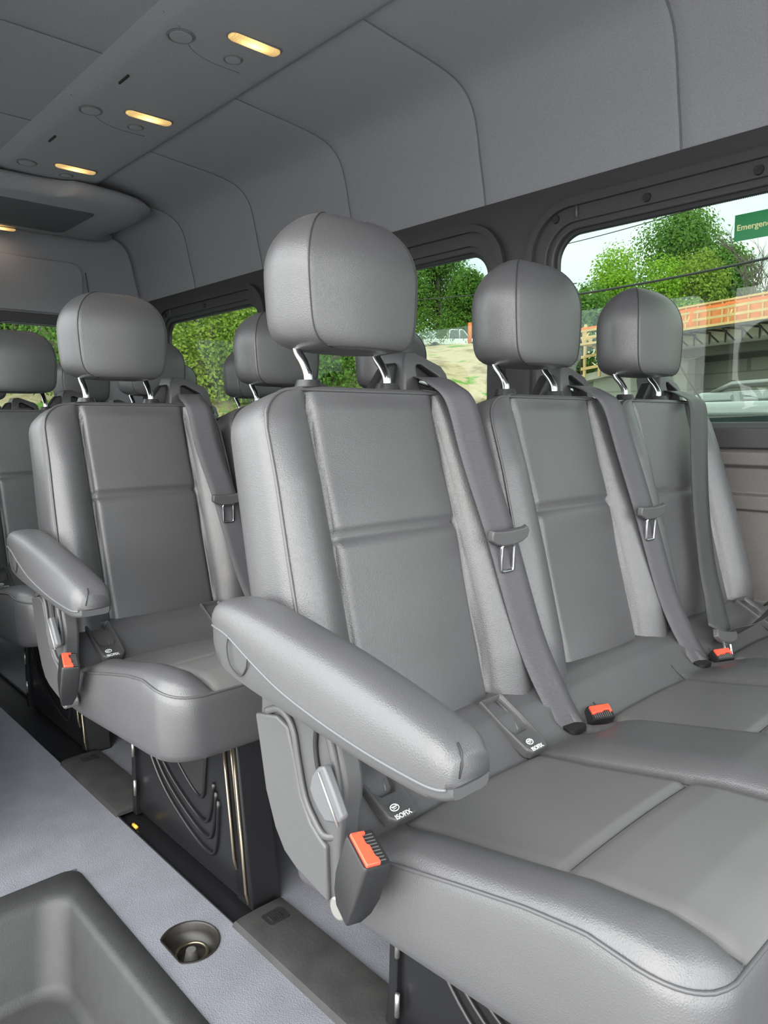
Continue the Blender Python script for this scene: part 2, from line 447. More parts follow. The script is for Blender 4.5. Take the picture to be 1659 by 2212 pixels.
SX0, SX1, SY0 = .497, 1.832, .200     # cushion plan
INS = [(.572, .838), (1.022, 1.288), (1.446, 1.712)]
def cushion_top(x, y, ins, e, xl, xr):
    """height of the cushion surface"""
    zb = interp([(.195, .424), (.225, .434), (.26, .438), (.33, .432), (.40, .418), (.50, .399), (.585, .386), (.60, .390), (.64, .425), (.67, .438), (.72, .44)], y)
    z = zb
    inx = None
    for a, b in ins:
        c = (a+b)/2; hw = (b-a)/2
        u = abs(x-c)
        if u < hw:
            inx = (u, hw)
            z += .004*(1-(u/hw)**2)
    g = 0
    for a, b in ins:
        for s in (a, b): g = max(g, gauss(x-s, .0055))
    fr = 1-sstep(.575, .60, y)
    z -= .008*g*fr
    if inx is None:
        # raised rolls beside and between the inserts
        dist = min(min(abs(x-a), abs(x-b)) for a, b in ins)
        z += (.018*math.sin(min(1, dist/.045)*math.pi/2))*sstep(.60, .50, y)*1.0
    else:
        z -= .0065*gauss(y-.37, .006)
        z -= .006*gauss(y-.588, .006)
    for xg in (.945, 1.385):
        for dx, y0, y1 in ((0, .545, .612), (.052, .550, .600)):
            fy = sstep(y0-.012, y0+.008, y)*(1-sstep(y1, y1+.02, y)); fx = 1-sstep(.010, .022, abs(x-xg-dx-(y-.58)*-.25))
            z -= .013*fx*fy
    if e < .05:
        zp = interp([(.20, .424), (.24, .432), (.30, .438), (.36, .430), (.43, .415), (.53, .392), (.60, .378), (.72, .370)], y)
        t = e/.05; z = zp+(z-zp)*math.sqrt(max(0, 1-(1-t)**2.2))
    return z
def make_cushion(root, xl, xr, ins):
    yr = .70; r = .055
    nx = int((xr-xl)/.0062); ny = 92
    vs = []; idx = {}
    def remap(x, y):
        ax = min(x-xl, xr-x); ay = y-SY0
        e = min(ax, ay, .2)
        if ax < r and ay < r:
            u, w = r-ax, r-ay; m_ = max(u, w); L = math.hypot(u, w)
            if L > 0: u *= m_/L; w *= m_/L
            e = r-m_
            x2 = xl+r-u if x < (xl+xr)/2 else xr-r+u
            return x2, SY0+r-w, e
        return x, y, e
    def ss(t): return t
    xs = [xl+(xr-xl)*i/nx for i in range(nx+1)]; ys = [SY0+(yr-SY0)*(j/ny) for j in range(ny+1)]
    for j, y in enumerate(ys):
        for i, x in enumerate(xs):
            X, Y, e = remap(x, y); vs.append((X, Y, cushion_top(X, Y, ins, e, xl, xr)))
    W = nx+1; fs = [(j*W+i, j*W+i+1, (j+1)*W+i+1, (j+1)*W+i) for j in range(ny) for i in range(nx)]
    border = [i for i in range(W)]+[j*W+nx for j in range(1, ny+1)]+[ny*W+i for i in range(nx-1, -1, -1)]+[j*W for j in range(ny-1, 0, -1)]
    cx, cy = (xl+xr)/2, (SY0+yr)/2
    prev = border; n = len(border)
    for k, (t, out) in enumerate([(.04, .003), (.12, .005), (.3, .006), (.6, .004), (.85, .0), (.95, -.004), (1, -.012)]):
        ring = []
        for b in border:
            p = vs[b]; zlow = interp([(.20, .312), (.3, .300), (.6, .283), (.7, .283)], p[1])
            dx = -out if p[0]-xl < r else (out if xr-p[0] < r else 0); dy = -out if p[1]-SY0 < r else 0
            ring.append(len(vs)); vs.append((p[0]+dx, p[1]+dy, lerp(p[2], zlow, t)))
        for i in range(n): fs.append((prev[i], ring[i], ring[(i+1) % n], prev[(i+1) % n]))
        prev = ring
    fs.append(tuple(prev))
    cu = mk('seat_cushion', vs, fs, M['leather'], root, mats=None)
    me = cu.data; me.materials.append(M['leather_smooth'])
    off = cu.location+root.location
    for p in me.polygons:
        c = p.center+off
        if c.z > .36 and SY0+.002 < c.y < .586 and any(a < c.x < b for a, b in ins): p.material_index = 1
    bl = [vs[b] for b in border]
    # piping: left side, front, right side
    front = list(reversed([p for p in bl[nx+1:nx+ny]]))   # right side, rear to front
    path = [vs[j*W] for j in range(ny-8, -1, -1)]+[vs[i] for i in range(1, W)]+[vs[j*W+nx] for j in range(1, ny-8)]
    path = [(p[0]-(.002 if p[0] < xl+.03 else 0), p[1]-.001, p[2]-.001) for p in path[::2]]
    MB().tube(path, .0022, 6).build('piping', M['piping'], cu)
    for a, b in ins:
        MB().tube([(lerp(a+.004, b-.004, i/30), .37, cushion_top(lerp(a+.004, b-.004, i/30), .37, ins, 1, xl, xr)+.0003) for i in range(31)], .001, 5).build('seam', M['seam'], cu)
        for s in (a, b):
            MB().tube([(s, SY0+.004+i*.01, cushion_top(s, SY0+.004+i*.01, ins, .004+i*.01, xl, xr)+.0004) for i in range(42)], .0011, 5).build('seam', M['seam'], cu)
    return cu

def buckle(c, ax, ux, parent, strap=True, size=1.0):
    """c = centre of the mouth face, ax = direction the mouth points, ux = wide direction"""
    c = Vector(c); ax = Vector(ax).normalized(); ux = Vector(ux); ux = (ux-ax*ux.dot(ax)).normalized(); uz = ux.cross(ax).normalized()
    a, b, L = .021*size, .0145*size, .082*size
    rings = []
    for t, s in ((0, .93), (.003, 1), (L*.55, 1.0), (L*.8, .86), (L, .60)):
        rings.append([c-ax*t+ux*u*s+uz*w*s for u, w in rrect(-a, -b, a, b, .004, 4)])
    v, f = loft(rings)
    bk = mk('belt_buckle', v, f, M['black_plastic'], parent, auto=40)
    # red release button: plate with a notch on the slot side, wrapping the rim
    pr = [(-a*.90, -b*.80), (a*.90, -b*.80), (a*.90, b*.25), (a*.72, b*.25), (a*.68, b*-.05), (a*.2, b*-.05), (a*.1, b*.12), (-a*.5, b*.12), (-a*.62, b*.25), (-a*.90, b*.25)]
    v = [c+ax*-.004+ux*u+uz*w for u, w in pr]+[c+ax*.0035+ux*u*.96+uz*w*.96 for u, w in pr]; n = len(pr)
    f = [tuple(range(n)), tuple(range(2*n-1, n-1, -1))]+[(i, (i+1) % n, (i+1) % n+n, i+n) for i in range(n)]
    mk('release_button', v, f, M['red'], bk, bevel=.0012, auto=40)['label'] = 'red release button'
    sl = MB()
    for i in range(9):
        u = lerp(-a*.7, a*.7, i/8); sl.beam(c+ax*.0002+ux*u+uz*b*.05, c+ax*.0002+ux*u+uz*b*.72, .0009, .0008, up=tuple(ax))
    sl.build('slot_grille', M['steel_grey'], bk, smooth=False)
    return bk

def make_armrest(root):
    # stations along the arm: (y, x centre, z top, z seam, z bottom, half width)
    st = [(.800, .468, .612, .600, .592, .014), (.792, .467, .630, .607, .575, .026), (.775, .466, .640, .609, .560, .031), (.74, .465, .643, .606, .552, .034),
          (.69, .464, .640, .590, .548, .036), (.63, .463, .632, .572, .545, .037), (.56, .462, .621, .559, .540, .037), (.49, .461, .607, .550, .534, .036),
          (.43, .461, .592, .545, .530, .034), (.405, .461, .583, .544, .531, .031), (.392, .461, .570, .546, .534, .024)]
    def cross_top(s):
        y, xc, zt, zs, zb, w = s; h = zt-zs
        pts = [(-1, 0), (-1.03, .25), (-1, .52), (-.86, .80), (-.62, .95), (-.25, 1.0), (.25, 1.0), (.62, .95), (.86, .80), (1, .52), (1.03, .25), (1, 0)]
        return [(xc+w*a, y-.004*b*0, zs+h*b) for a, b in pts]+[(xc+w*a, y, zs-.002) for a in (.5, 0, -.5)]
    def cross_bot(s):
        y, xc, zt, zs, zb, w = s
        pts = [(-.97, 0), (-.97, -.55), (-.88, -.9), (-.6, -1), (.6, -1), (.88, -.9), (.97, -.55), (.97, 0)]
        h = zs-zb
        return [(xc+w*a, y, zs+h*b) for a, b in pts]+[(xc, y, zs)]
    def dens(st, n=5):
        P = crom([(s[0], s[1], s[2]) for s in st], n); Q = crom([(s[3], s[4], s[5]) for s in st], n)
        return [(p.x, p.y, p.z, q.x, q.y, q.z) for p, q in zip(P, Q)]
    D = dens(st)
    v, f = loft([cross_bot(s) for s in D])
    arm = mk('armrest', v, f, M['plastic'], root, auto=50)
    v, f = loft([cross_top(s) for s in D])
    pad = mk('armrest_pad', v, f, M['leather'], arm, auto=70)
    # bright seam line between pad and shell, and the round pivot cap outline
    MB().tube([(s[1]-s[5]*1.0, s[0], s[3]-.0005) for s in D[3:-2]], .0016, 6).build('trim_line', M['plastic_lt'], arm)
    cap = [(.4305, .737, .606), (.4283, .738, .592), (.4286, .732, .573), (.4290, .712, .565), (.4278, .697, .577), (.4265, .691, .590)]
    MB().tube(crom(cap, 5), .0010, 6).build('pivot_cap_line', M['seam'], arm)
    MB().tube([(.445, .392, .553), (.447, .3905, .564), (.450, .3935, .574), (.452, .400, .580)], .0011, 5).build('pad_seam', M['seam'], pad)
    MB().cyl((.49, .755, .60), (.53, .755, .60), .022, 20).build('armrest_pivot', M['black_plastic'], arm, auto=40)
    return arm

def make_recliner(root):
    # plastic side cover at the hinge: body, raised rim, slot and lever
    prof = crom([(.722, .550, 0), (.732, .515, 0), (.733, .469, 0), (.722, .413, 0), (.700, .369, 0), (.680, .345, 0), (.655, .333, 0), (.615, .322, 0), (.592, .322, 0), (.584, .34, 0), (.583, .39, 0), (.578, .43, 0), (.574, .47, 0), (.588, .52, 0), (.60, .56, 0), (.66, .57, 0)], 4, closed=True)
    b = MB().prism([(p.x, p.y) for p in prof], 'x', .468, .498)
    sc_ = b.build('recliner_cover', M['plastic'], root, bevel=.006, auto=40)
    rim = [(.466, .716, .512), (.466, .690, .522), (.465, .670, .518), (.465, .659, .503), (.465, .652, .474), (.465, .640, .434), (.465, .623, .413), (.466, .607, .401), (.472, .592, .403)]
    MB().tube(crom(rim, 6), .0045, 10, flat=.8).build('raised_rim', M['plastic'], sc_)
    MB().prism([(.735, .505), (.690, .515), (.668, .508), (.656, .474), (.645, .434), (.627, .408), (.609, .396), (.600, .392), (.598, .328), (.655, .340), (.680, .352), (.698, .374), (.716, .415), (.727, .469)], 'x', .462, .470).build('outer_shell', M['plastic'], sc_, bevel=.003, auto=40)
    MB().tube(crom([(.604, .545, .0), (.600, .530, 0), (.590, .505, 0), (.583, .47, 0), (.581, .44, 0), (.587, .41, 0)], 5) and [(.466, p.x, p.y) for p in crom([(.602, .545, 0), (.597, .525, 0), (.588, .500, 0), (.581, .47, 0), (.579, .44, 0)], 5)], .0045, 10).build('front_rim', M['plastic'], sc_)
    MB().tube(crom([(.4665, .618, .522), (.4665, .620, .50), (.4665, .617, .480), (.4665, .610, .462)], 5), .0032, 8).build('lever_slot', M['void'], sc_)
    lv = [(.591, .492), (.602, .480), (.607, .463), (.600, .452), (.592, .444), (.580, .435), (.556, .443), (.551, .451), (.566, .475), (.581, .497)]
    l = MB().prism(lv, 'x', .446, .457).build('recline_lever', M['plastic_lt'], sc_, bevel=.003, auto=40)
    MB().cyl((.450, .585, .465), (.47, .585, .465), .008, 14).build('lever_axle', M['black_plastic'], l)
    MB().tube([(.4455, .588, .488), (.4455, .572, .463), (.4455, .557, .440)], .0016, 6).build('lever_edge', M['steel_grey'], l)
    return sc_

def make_isofix(root, x, right=False):
    """moulded child seat anchor bezel let into the rear roll of the cushion"""
    def P(u, t, n):       # t runs up the slope from the cushion to the backrest, n off it
        y0, z0 = .583, .391; sy, sz = .089, .050; L = math.hypot(sy, sz)
        return (x+u, y0+sy*t-n*sz/L, z0+sz*t+n*sy/L)
    out = [(-.016, -.02), (-.0235, .05), (-.0265, .5), (-.026, 1.0), (.026, 1.0), (.0265, .5), (.0235, .05), (.016, -.02)]
    inn = [(-.012, .34), (-.0175, .42), (-.0195, .6), (-.018, .96), (.018, .96), (.0195, .6), (.0175, .42), (.012, .34)]
    n = len(out)
    vs = [P(a, b, -.006) for a, b in out]+[P(a, b, .006) for a, b in out]+[P(a*.90, b*.98+.01, .009) for a, b in out]+[P(a, b, .0045) for a, b in inn]+[P(a*.62, b*.8+.16, -.020) for a, b in inn]
    fs = []
    for k in range(4):
        for i in range(n):
            j = (i+1) % n; fs.append((k*n+i, k*n+j, (k+1)*n+j, (k+1)*n+i))
    fs.append(tuple(4*n+i for i in range(n)))
    bz = mk('anchor_bezel', vs, fs, M['plastic'], root, bevel=.0022, auto=45)
    MB().tube([P(a, b, c) for a, b, c in ((.006, .42, -.004), (.0125, .55, -.002), (.0135, .75, .0), (.010, .93, .002))], .0022, 8).build('inner_rib', M['plastic'], bz)
    c = P(0, .62, -.0175)
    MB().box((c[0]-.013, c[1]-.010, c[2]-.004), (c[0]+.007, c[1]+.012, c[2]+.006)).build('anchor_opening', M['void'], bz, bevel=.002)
    MB().cyl(P(-.014, .60, -.010), P(.010, .60, -.010), .0028, 10).build('anchor_bar', M['black_steel'], bz)
    text_mesh('anchor_lettering', 'ISOFIX', .0084, M['white'], bz, P(-.0165, -.005, .0092), (1, 0, 0), (0, .089, .050), bold=.00008)['label'] = 'white lettering ISOFIX'
    lg = MB(); cc = Vector(P(-.009, .135, .0098)); uu = Vector((1, 0, 0)); ww = Vector((0, .089, .05)).normalized()
    lg.tube([cc+uu*.0062*math.cos(t)+ww*.0042*math.sin(t) for t in [2*math.pi*i/18 for i in range(18)]], .0007, 6, closed=True)
    lg.beam(cc-uu*.004+ww*.001, cc+uu*.004+ww*.0015, .0030, .0004)
    lg.beam(cc-uu*.003-ww*.0015, cc+uu*.003-ww*.001, .0012, .0004)
    lg.build('anchor_emblem', M['white'], bz)
    return bz

def make_leg(root, x):
    """stamped black steel side frame with front column"""
    zt = .335; lean = -.02
    def P(y, z, o=0): return (x+lean*z+o, y, z)
    pr = [(.235, .012), (.70, .012), (.675, .18), (.668, zt), (.262, zt)]
    v = [P(y, z) for y, z in pr]+[P(y, z, .012) for y, z in pr]; n = len(pr)
    f = [tuple(range(n)), tuple(range(2*n-1, n-1, -1))]+[(i, (i+1) % n, (i+1) % n+n, i+n) for i in range(n)]
    leg = mk('side_frame', v, f, M['black_steel'], root, bevel=.003, auto=40)
    # front column
    q = [P(.214, .0), P(.268, .0), P(.30, zt), P(.250, zt)]
    v = q+[(a+.060, b, c) for a, b, c in q]
    mk('front_column', v, [(0, 1, 2, 3), (7, 6, 5, 4), (0, 4, 5, 1), (1, 5, 6, 2), (2, 6, 7, 3), (3, 7, 4, 0)], M['black_steel'], leg, bevel=.004, auto=40)
    # vertical ribs near the column, their warm highlight put into the metal colour
    for dy, z0, m_ in ((.035, .06, 'highlight_rib'), (.0, .01, 'highlight_rib')):
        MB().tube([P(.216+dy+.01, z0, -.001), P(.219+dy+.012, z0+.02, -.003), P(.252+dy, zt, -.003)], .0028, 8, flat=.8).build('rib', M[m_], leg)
    MB().tube([P(.244, .10, -.001), P(.262, zt, -.003)], .0018, 8).build('rib', M['highlight_rib'], leg)
    # rear flange with slots
    MB().prism([(.668, 0), (.685, 0), (.672, zt), (.656, zt)], 'x', x-.010, x+.02).build('rear_flange', M['black_steel'], leg, bevel=.002)
    for z in (.05, .14, .23): MB().tube([P(.664-z*.03, z, -.011), P(.662-z*.03, z+.035, -.011)], .0035, 8).build('slot', M['steel_grey'], leg)
    # stamped pattern: oval opening and curved ribs around it
    ov = [P(p.x, p.y, -.0015) for p in crom([(.375, .155, 0), (.36, .20, 0), (.35, .27, 0), (.375, .315, 0), (.47, .325, 0), (.545, .31, 0), (.535, .26, 0), (.48, .205, 0), (.42, .165, 0)], 5, closed=True)]
    n = len(ov)
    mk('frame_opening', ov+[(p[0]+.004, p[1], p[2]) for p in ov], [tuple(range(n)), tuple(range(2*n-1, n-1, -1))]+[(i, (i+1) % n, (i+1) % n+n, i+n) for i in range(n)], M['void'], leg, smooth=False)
    MB().tube(ov, .004, 8, closed=True).build('opening_rim', M['black_steel'], leg)
    for g in (.0, .028, .056):
        path = [(.325-g*.25, .20-g*.5), (.345-g*.3, .135-g), (.372-g*.3, .108-g), (.44, .125-g), (.52+g*.4, .165-g*.8), (.575+g*.6, .225-g*.4), (.60+g*.75, .325)]
        MB().tube([P(p.x, p.y, -.001) for p in crom([(a, b, 0) for a, b in path], 6)], .0055, 8, flat=.7).build('rib', M['black_steel'], leg)
    # foot shoe running along the rail
    MB().box((x+.002, .23, .002), (x+.05, .70, .020)).build('foot', M['black_steel'], leg, bevel=.003)
    for y in (.27, .33, .58, .64): MB().cyl((x+.012, y, .018), (x+.012, y, .028), .007, 12).build('bolt', M['steel_grey'], leg, auto=40)
    return leg

def make_bench(label, group, centres=(.73, 1.18, 1.604), xl=SX0, xr=SX1, ins=INS, dx=0, loc=(0, 0, 0), front_only=False):
    root = empty('bench_seat', (1.165, .43, 0), label, 'van seat', group)
    make_cushion(root, xl, xr, ins)
    for i, c in enumerate(centres): seat_upper(c, root, window=(i == len(centres)-1))
    return root

bench = make_bench('charcoal leather three seat bench nearest the camera, window seat belt fastened', None)
cu = bench.children[0]
make_armrest(bench); make_recliner(bench)
for x in (.566, .828): make_isofix(bench, x)
make_isofix(bench, 1.735)
make_leg(bench, .640); make_leg(bench, 1.56)
# outboard buckle of the aisle seat, hanging on its anchor bolt
bk = buckle((.460, .526, .424), (.0, -.30, .80), (.25, 1, .30), bench, size=1.12)
MB().cyl((.462, .582, .328), (.488, .582, .328), .0135, 24).build('anchor_bolt', M['steel_grey'], bench, bevel=.003, auto=40)
MB().beam((.474, .580, .325), (.466, .566, .360), .020, .005, up=(1, 0, 0)).build('buckle_stalk', M['black_steel'], bench, bevel=.002)
# slots between the seats with belt feet and red buckles
for i, xg in enumerate((.955, 1.395)):
    zs = .405
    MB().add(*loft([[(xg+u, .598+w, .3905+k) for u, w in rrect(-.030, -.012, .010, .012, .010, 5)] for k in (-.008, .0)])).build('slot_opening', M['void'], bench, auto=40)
    b2 = buckle((xg+.048, .588, .400) if i == 0 else (xg+.042, .580, .400), (-.25, -.45, .75), (1, -.55, .1), bench, size=.95)
# strap of the next row
def place_copy(label, dy, dx=0):
    c = copy_tree(bench); c.location = Vector(bench.location)+Vector((dx, dy, 0)); c['label'] = label
    return c
b2 = place_copy('charcoal leather three seat bench directly behind the nearest bench, armrest down at the aisle', PITCH)
b3 = place_copy('charcoal leather three seat bench in third row, cut off by the left picture edge', 2*PITCH, .03)
b4 = empty('bench_seat', (1.05, .43, 0), 'charcoal leather four seat bench at the very back by the rear doors', 'van seat')
make_cushion(b4, .20, 1.90, [(.26, .47), (.68, .89), (1.10, 1.32), (1.52, 1.74)])
for c in (.385, .815, 1.245, 1.675): seat_upper(c, b4)
make_leg(b4, .55)
for o in [b4]: o.location = Vector(o.location)+Vector((.02, 3*PITCH-.02, 0))

# ------------------------------------------------------------------ van body
Y0, Y1 = -1.3, 4.25
PROF = [(1.42, 1.951), (1.56, 1.938), (1.69, 1.926), (1.78, 1.912), (1.84, 1.888), (1.882, 1.842), (1.905, 1.775), (1.922, 1.69), (1.940, 1.61), (1.958, 1.505)]
CX = 1.06
pr = [Vector((a, 0, b)) for a, b in PROF]
dense = [(p.x, p.z) for p in crom(pr, 4)]
full = [(CX*2-a, b) for a, b in reversed(dense)]+dense
full = [(a, b) for a, b in full if a > .16 or b > 1.55]
NY = 60
vs = []; fs = []
seamY = [-.36, .30, .96, 1.62, 2.28, 2.93, 3.56]
ysl = []
y = Y0
while y < Y1+.001:
    ysl.append(y); y += .06
for s in seamY: ysl += [s-.006, s-.003, s, s+.003, s+.006]
ysl = sorted(set(round(a, 4) for a in ysl))
W = len(full)
cen = Vector((CX, 0, 1.5))
for y in ysl:
    g = max(gauss(y-s, .003) for s in seamY)
    for a, b in full:
        d = Vector((a-CX, 0, b-1.2)); d.normalize()
        vs.append((a+d.x*.004*g, y, b+d.z*.004*g))
fs = [(j*W+i, j*W+i+1, (j+1)*W+i+1, (j+1)*W+i) for j in range(len(ysl)-1) for i in range(W-1)]
cl = mk('ceiling', vs, fs, M['headliner']); cl['kind'] = 'structure'
sol = cl.modifiers.new('solid', 'SOLIDIFY'); sol.thickness = .04; sol.offset = 1 
# seam threads, one trim per panel joint
for k, s in enumerate(seamY):
    t = MB().tube([(a, s, b) for a, b in full], .0012, 5).build('trim_%d' % (k+1), M['headliner_grv']); t['kind'] = 'structure'
tc_ = 8
# outer roof skin above the headliner blocks daylight
ro = MB().box((.10, Y0, 2.02), (2.06, Y1+.1, 2.05)).build('ceiling_roof', M['trim'], smooth=False); ro['kind'] = 'structure'

def plate(name, loops, thick, P, m):
    cu = bpy.data.curves.new(name, 'CURVE'); cu.dimensions = '2D'; cu.fill_mode = 'BOTH'; cu.extrude = thick/2
    for l in loops:
        sp = cu.splines.new('POLY'); sp.points.add(len(l)-1); sp.use_cyclic_u = True
        for q, (a, b) in zip(sp.points, l): q.co = (a, b, 0, 1)
    tmp = link(bpy.data.objects.new('tmp_plate', cu)); dg = bpy.context.evaluated_depsgraph_get()
    src = bpy.data.meshes.new_from_object(tmp.evaluated_get(dg)); bpy.data.objects.remove(tmp)
    o = mk(name, [P(v.co.x, v.co.y, v.co.z+thick/2) for v in src.vertices], [list(p.vertices) for p in src.polygons], m, smooth=False)
    bpy.data.meshes.remove(src); o['kind'] = 'structure'
    return o

def wall_with_holes(name, ax, pos, u0, u1, w0, w1, holes, m, thick=.05, r=.085, lean=0):
    """flat wall in the plane ax=pos, spanned by u (horizontal) and z, with rounded window holes"""
    def P(u, z, o): return (pos+o+lean*(z-.84), u, z) if ax == 'x' else (u, pos+o, z)
    outer = [(u0, w0), (u1, w0), (u1, w1), (u0, w1)]
    return plate(name, [outer]+[rrect(h[0], h[1], h[2], h[3], r, 8) for h in holes], thick, lambda a, b, o: P(a, b, o), m)
XW = 1.945
WINS = [(-.95, .848, 1.345, 1.415), (1.615, .86, 2.72, 1.415), (2.985, .86, 3.90, 1.415)]
hol = [(a-.03, b-.004, c+.03, d+.035) for a, b, c, d in WINS]
wl = wall_with_holes('wall_left', 'x', XW, Y0, Y1, 0, 1.56, hol, M['trim'], .05, .10)
for k, (a, b, c, d) in enumerate(WINS):
    # stepped surround: proud outer frame, recessed inner frame, rubber lip, tinted pane
    w = empty('window_%d' % (k+1), (XW+.03, (a+c)/2, b)); w['kind'] = 'structure'
    def frame(name, g0, g1, x0, x1, m, r0, r1):
        o_ = rrect(a-g1, b-min(g1, .03), c+g1, d+g1, r1, 10); i_ = rrect(a-g0, b-min(g0, .03), c+g0, d+g0, r0, 10); n = len(o_)
        vs = [(x0, p[0], p[1]) for p in o_]+[(x0, p[0], p[1]) for p in i_]+[(x1, p[0], p[1]) for p in o_]+[(x1, p[0], p[1]) for p in i_]
        fs = []
        for i in range(n):
            j = (i+1) % n; fs += [(i, j, n+j, n+i), (2*n+i, 3*n+i, 3*n+j, 2*n+j), (i, 2*n+i, 2*n+j, j), (n+i, n+j, 3*n+j, 3*n+i)]
        return mk(name, vs, fs, m, w, bevel=.004, auto=35)
    frame('outer_frame', .068, .092, XW-.022, XW+.004, M['trim'], .13, .16)
    frame('inner_frame', .026, .070, XW-.008, XW+.006, M['trim'], .10, .135)
    frame('recess_frame', .008, .030, XW+.004, XW+.028, M['trim'], .085, .105)
    frame('rubber_seal', -.004, .012, XW+.018, XW+.034, M['rubber'], .075, .09)
    MB().prism(rrect(a-.01, b-.01, c+.01, d+.01, .08, 8), 'x', XW+.030, XW+.035).build('pane', M['glass'], w, smooth=False)
    for yy in ((c-.03+.02, c-.30, c-.59, c-.95, c-1.4) if k == 0 else (c-.02, c-.45)):
        if yy > a: MB().cyl((XW-.014, yy, d+.043), (XW-.006, yy, d+.043), .011, 20, .013).build('screw_cap', M['black_plastic'], w, auto=40); 
    MB().box((XW-.016, c-.085, d+.035), (XW-.006, c-.080, d+.068)).build('trim_tab', M['plastic_lt'], w)
    # dotted black edge printed round the pane
    dots = MB()
    yy = a+.05
    while yy < c-.06:
        dots.box((XW+.0285, yy, d-.0055), (XW+.0295, yy+.0022, d-.0035)); yy += .0044
    dots.build('printed_dots', M['rubber'], w, smooth=False)
# lower side trim, stepped ledges
lw = MB()
prof = [(1.962, 0), (1.93, 0), (1.93, .36), (1.905, .37), (1.905, .385), (1.935, .40), (1.945, .625), (1.930, .632), (1.930, .640), (1.928, .665), (1.945, .672), (1.938, .735), (1.918, .745), (1.918, .775), (1.940, .790), (1.940, .812), (1.925, .818), (1.925, .838), (1.96, .846)]
lw.prism(prof, 'y', Y0, Y1)
o = lw.build('trim_9', M['trim_lt'], bevel=.003, auto=30); o['kind'] = 'structure'
o = MB().prism([(1.915, .786), (1.945, .786), (1.955, .852), (1.935, .852), (1.915, .835)], 'y', Y0, Y1).build('trim_10', M['trim'], bevel=.004, auto=40); o['kind'] = 'structure'
# headliner lower edge roll
o = MB().tube([(1.957, Y0, 1.507), (1.957, Y1, 1.507)], .010, 8).build('trim_11', M['trim']); o['kind'] = 'structure'
# right wall: open sliding door bay beside the camera, windows behind it
wall_with_holes('wall_right', 'x', .15, 1.56, Y1, 0, 1.60, [(1.68, .80, 2.85, 1.50), (2.98, .80, 4.05, 1.50)], M['trim'], .05, .1)
wg = MB()
for a, c in ((1.64, 2.89), (2.94, 4.09)): wg.box((.16, a, .78), (.165, c, 1.53))
o = wg.build('window_4', M['glass_clear'], smooth=False); o['kind'] = 'structure'
# back wall with door window
hb = [(.42, .93, .98, 1.395), (1.14, .93, 1.66, 1.395)]
wall_with_holes('wall_back', 'y', Y1-.02, .15, 1.98, 0, 2.0, hb, M['headliner'], .06, .07)
for k, (a, b, c, d) in enumerate(hb):
    dr = empty('door_%d' % (k+1), ((a+c)/2, Y1-.04, .0)); dr['kind'] = 'structure'
    o_ = rrect(a-.05, b-.05, c+.05, d+.055, .10, 8); i_ = rrect(a, b, c, d, .07, 8); n = len(o_)
    vs = [(p[0], Y1-.05, p[1]) for p in o_]+[(p[0], Y1-.045, p[1]) for p in i_]+[(p[0], Y1-.015, p[1]) for p in o_]+[(p[0], Y1+.01, p[1]) for p in i_]
    fs = []
    for i in range(n):
        j = (i+1) % n; fs += [(i, j, n+j, n+i), (2*n+i, 3*n+i, 3*n+j, 2*n+j), (i, 2*n+i, 2*n+j, j), (n+i, n+j, 3*n+j, 3*n+i)]
    mk('window_frame', vs, fs, M['trim'], dr, bevel=.004, auto=35)
    MB().prism(rrect(a-.01, b-.01, c+.01, d+.01, .07, 6), 'y', Y1, Y1+.005).build('pane', M['glass'], dr, smooth=False)
    MB().tube([(a, Y1-.004, b+.28), (c, Y1-.004, b+.285)], .0012, 5).build('heater_wire', M['plastic_lt'], dr)
# recessed panel outline above the rear doors
pn = [(1.64, Y1-.024, 1.70), (1.655, Y1-.024, 1.55), (1.66, Y1-.024, 1.44)]
o = MB().tube(crom(pn, 5), .003, 6).build('trim_14', M['plastic_lt']); o['kind'] = 'structure'
o = MB().add(*loft([[(u, Y1-.022-k, w) for u, w in rrect(.5, 1.46, 1.62, 1.74, .06, 6)] for k in (0, .012)])).build('trim_15', M['headliner'], bevel=.006, auto=40); o['kind'] = 'structure'

# floor with the entry step cut out
hole = [(.523+max(-.034, .046*math.cos(t)), 1.050+.050*math.sin(t)) for t in [2*math.pi*i/48 for i in range(48)]]
lout = [(.462, Y0), (.598, Y0), (.598, Y1), (.15, Y1), (.15, 1.388), (.462, 1.388)]
plate('floor', [lout, hole], .04, lambda a, b, o: (a, b, o-.04), M['carpet'])
plate('floor_under_seats', [[(.692, Y0), (1.97, Y0), (1.97, Y1), (.692, Y1)]], .04, lambda a, b, o: (a, b, o-.04), M['carpet'])
# entry step: one moulded tub with rim, riser, tread and lower riser
stp = MB()
def stepring(x1, y1, z, r):
    # outline in plan: open towards the door (-x) and the front (-y)
    arc = [(x1-r+r*math.cos(R(a)), y1-r+r*math.sin(R(a))) for a in range(0, 91, 9)]
    return [(x1, -1.2, z)]+[(a, b, z) for a, b in arc]+[(.12, y1, z)]
RR = [stepring(.462, 1.388, -.03, .03), stepring(.462, 1.388, .001, .03), stepring(.460, 1.386, .004, .03), stepring(.424, 1.340, .004, .04), stepring(.417, 1.330, .001, .045), stepring(.412, 1.322, -.008, .05), stepring(.404, 1.312, -.145, .055),
      stepring(.398, 1.305, -.158, .06), stepring(.385, 1.292, -.162, .06), stepring(.352, 1.235, -.164, .06), stepring(.340, 1.220, -.168, .06), stepring(.334, 1.212, -.180, .06), stepring(.325, 1.200, -.33, .06), stepring(.310, 1.185, -.345, .06), stepring(.15, .95, -.35, .03)]
n = len(RR[0]); vs = [p for r_ in RR for p in r_]
fs = [(i*n+j, i*n+j+1, (i+1)*n+j+1, (i+1)*n+j) for i in range(len(RR)-1) for j in range(n-1)]
es = mk('entry_step', vs, fs, M['step'], auto=60); es['kind'] = 'structure'
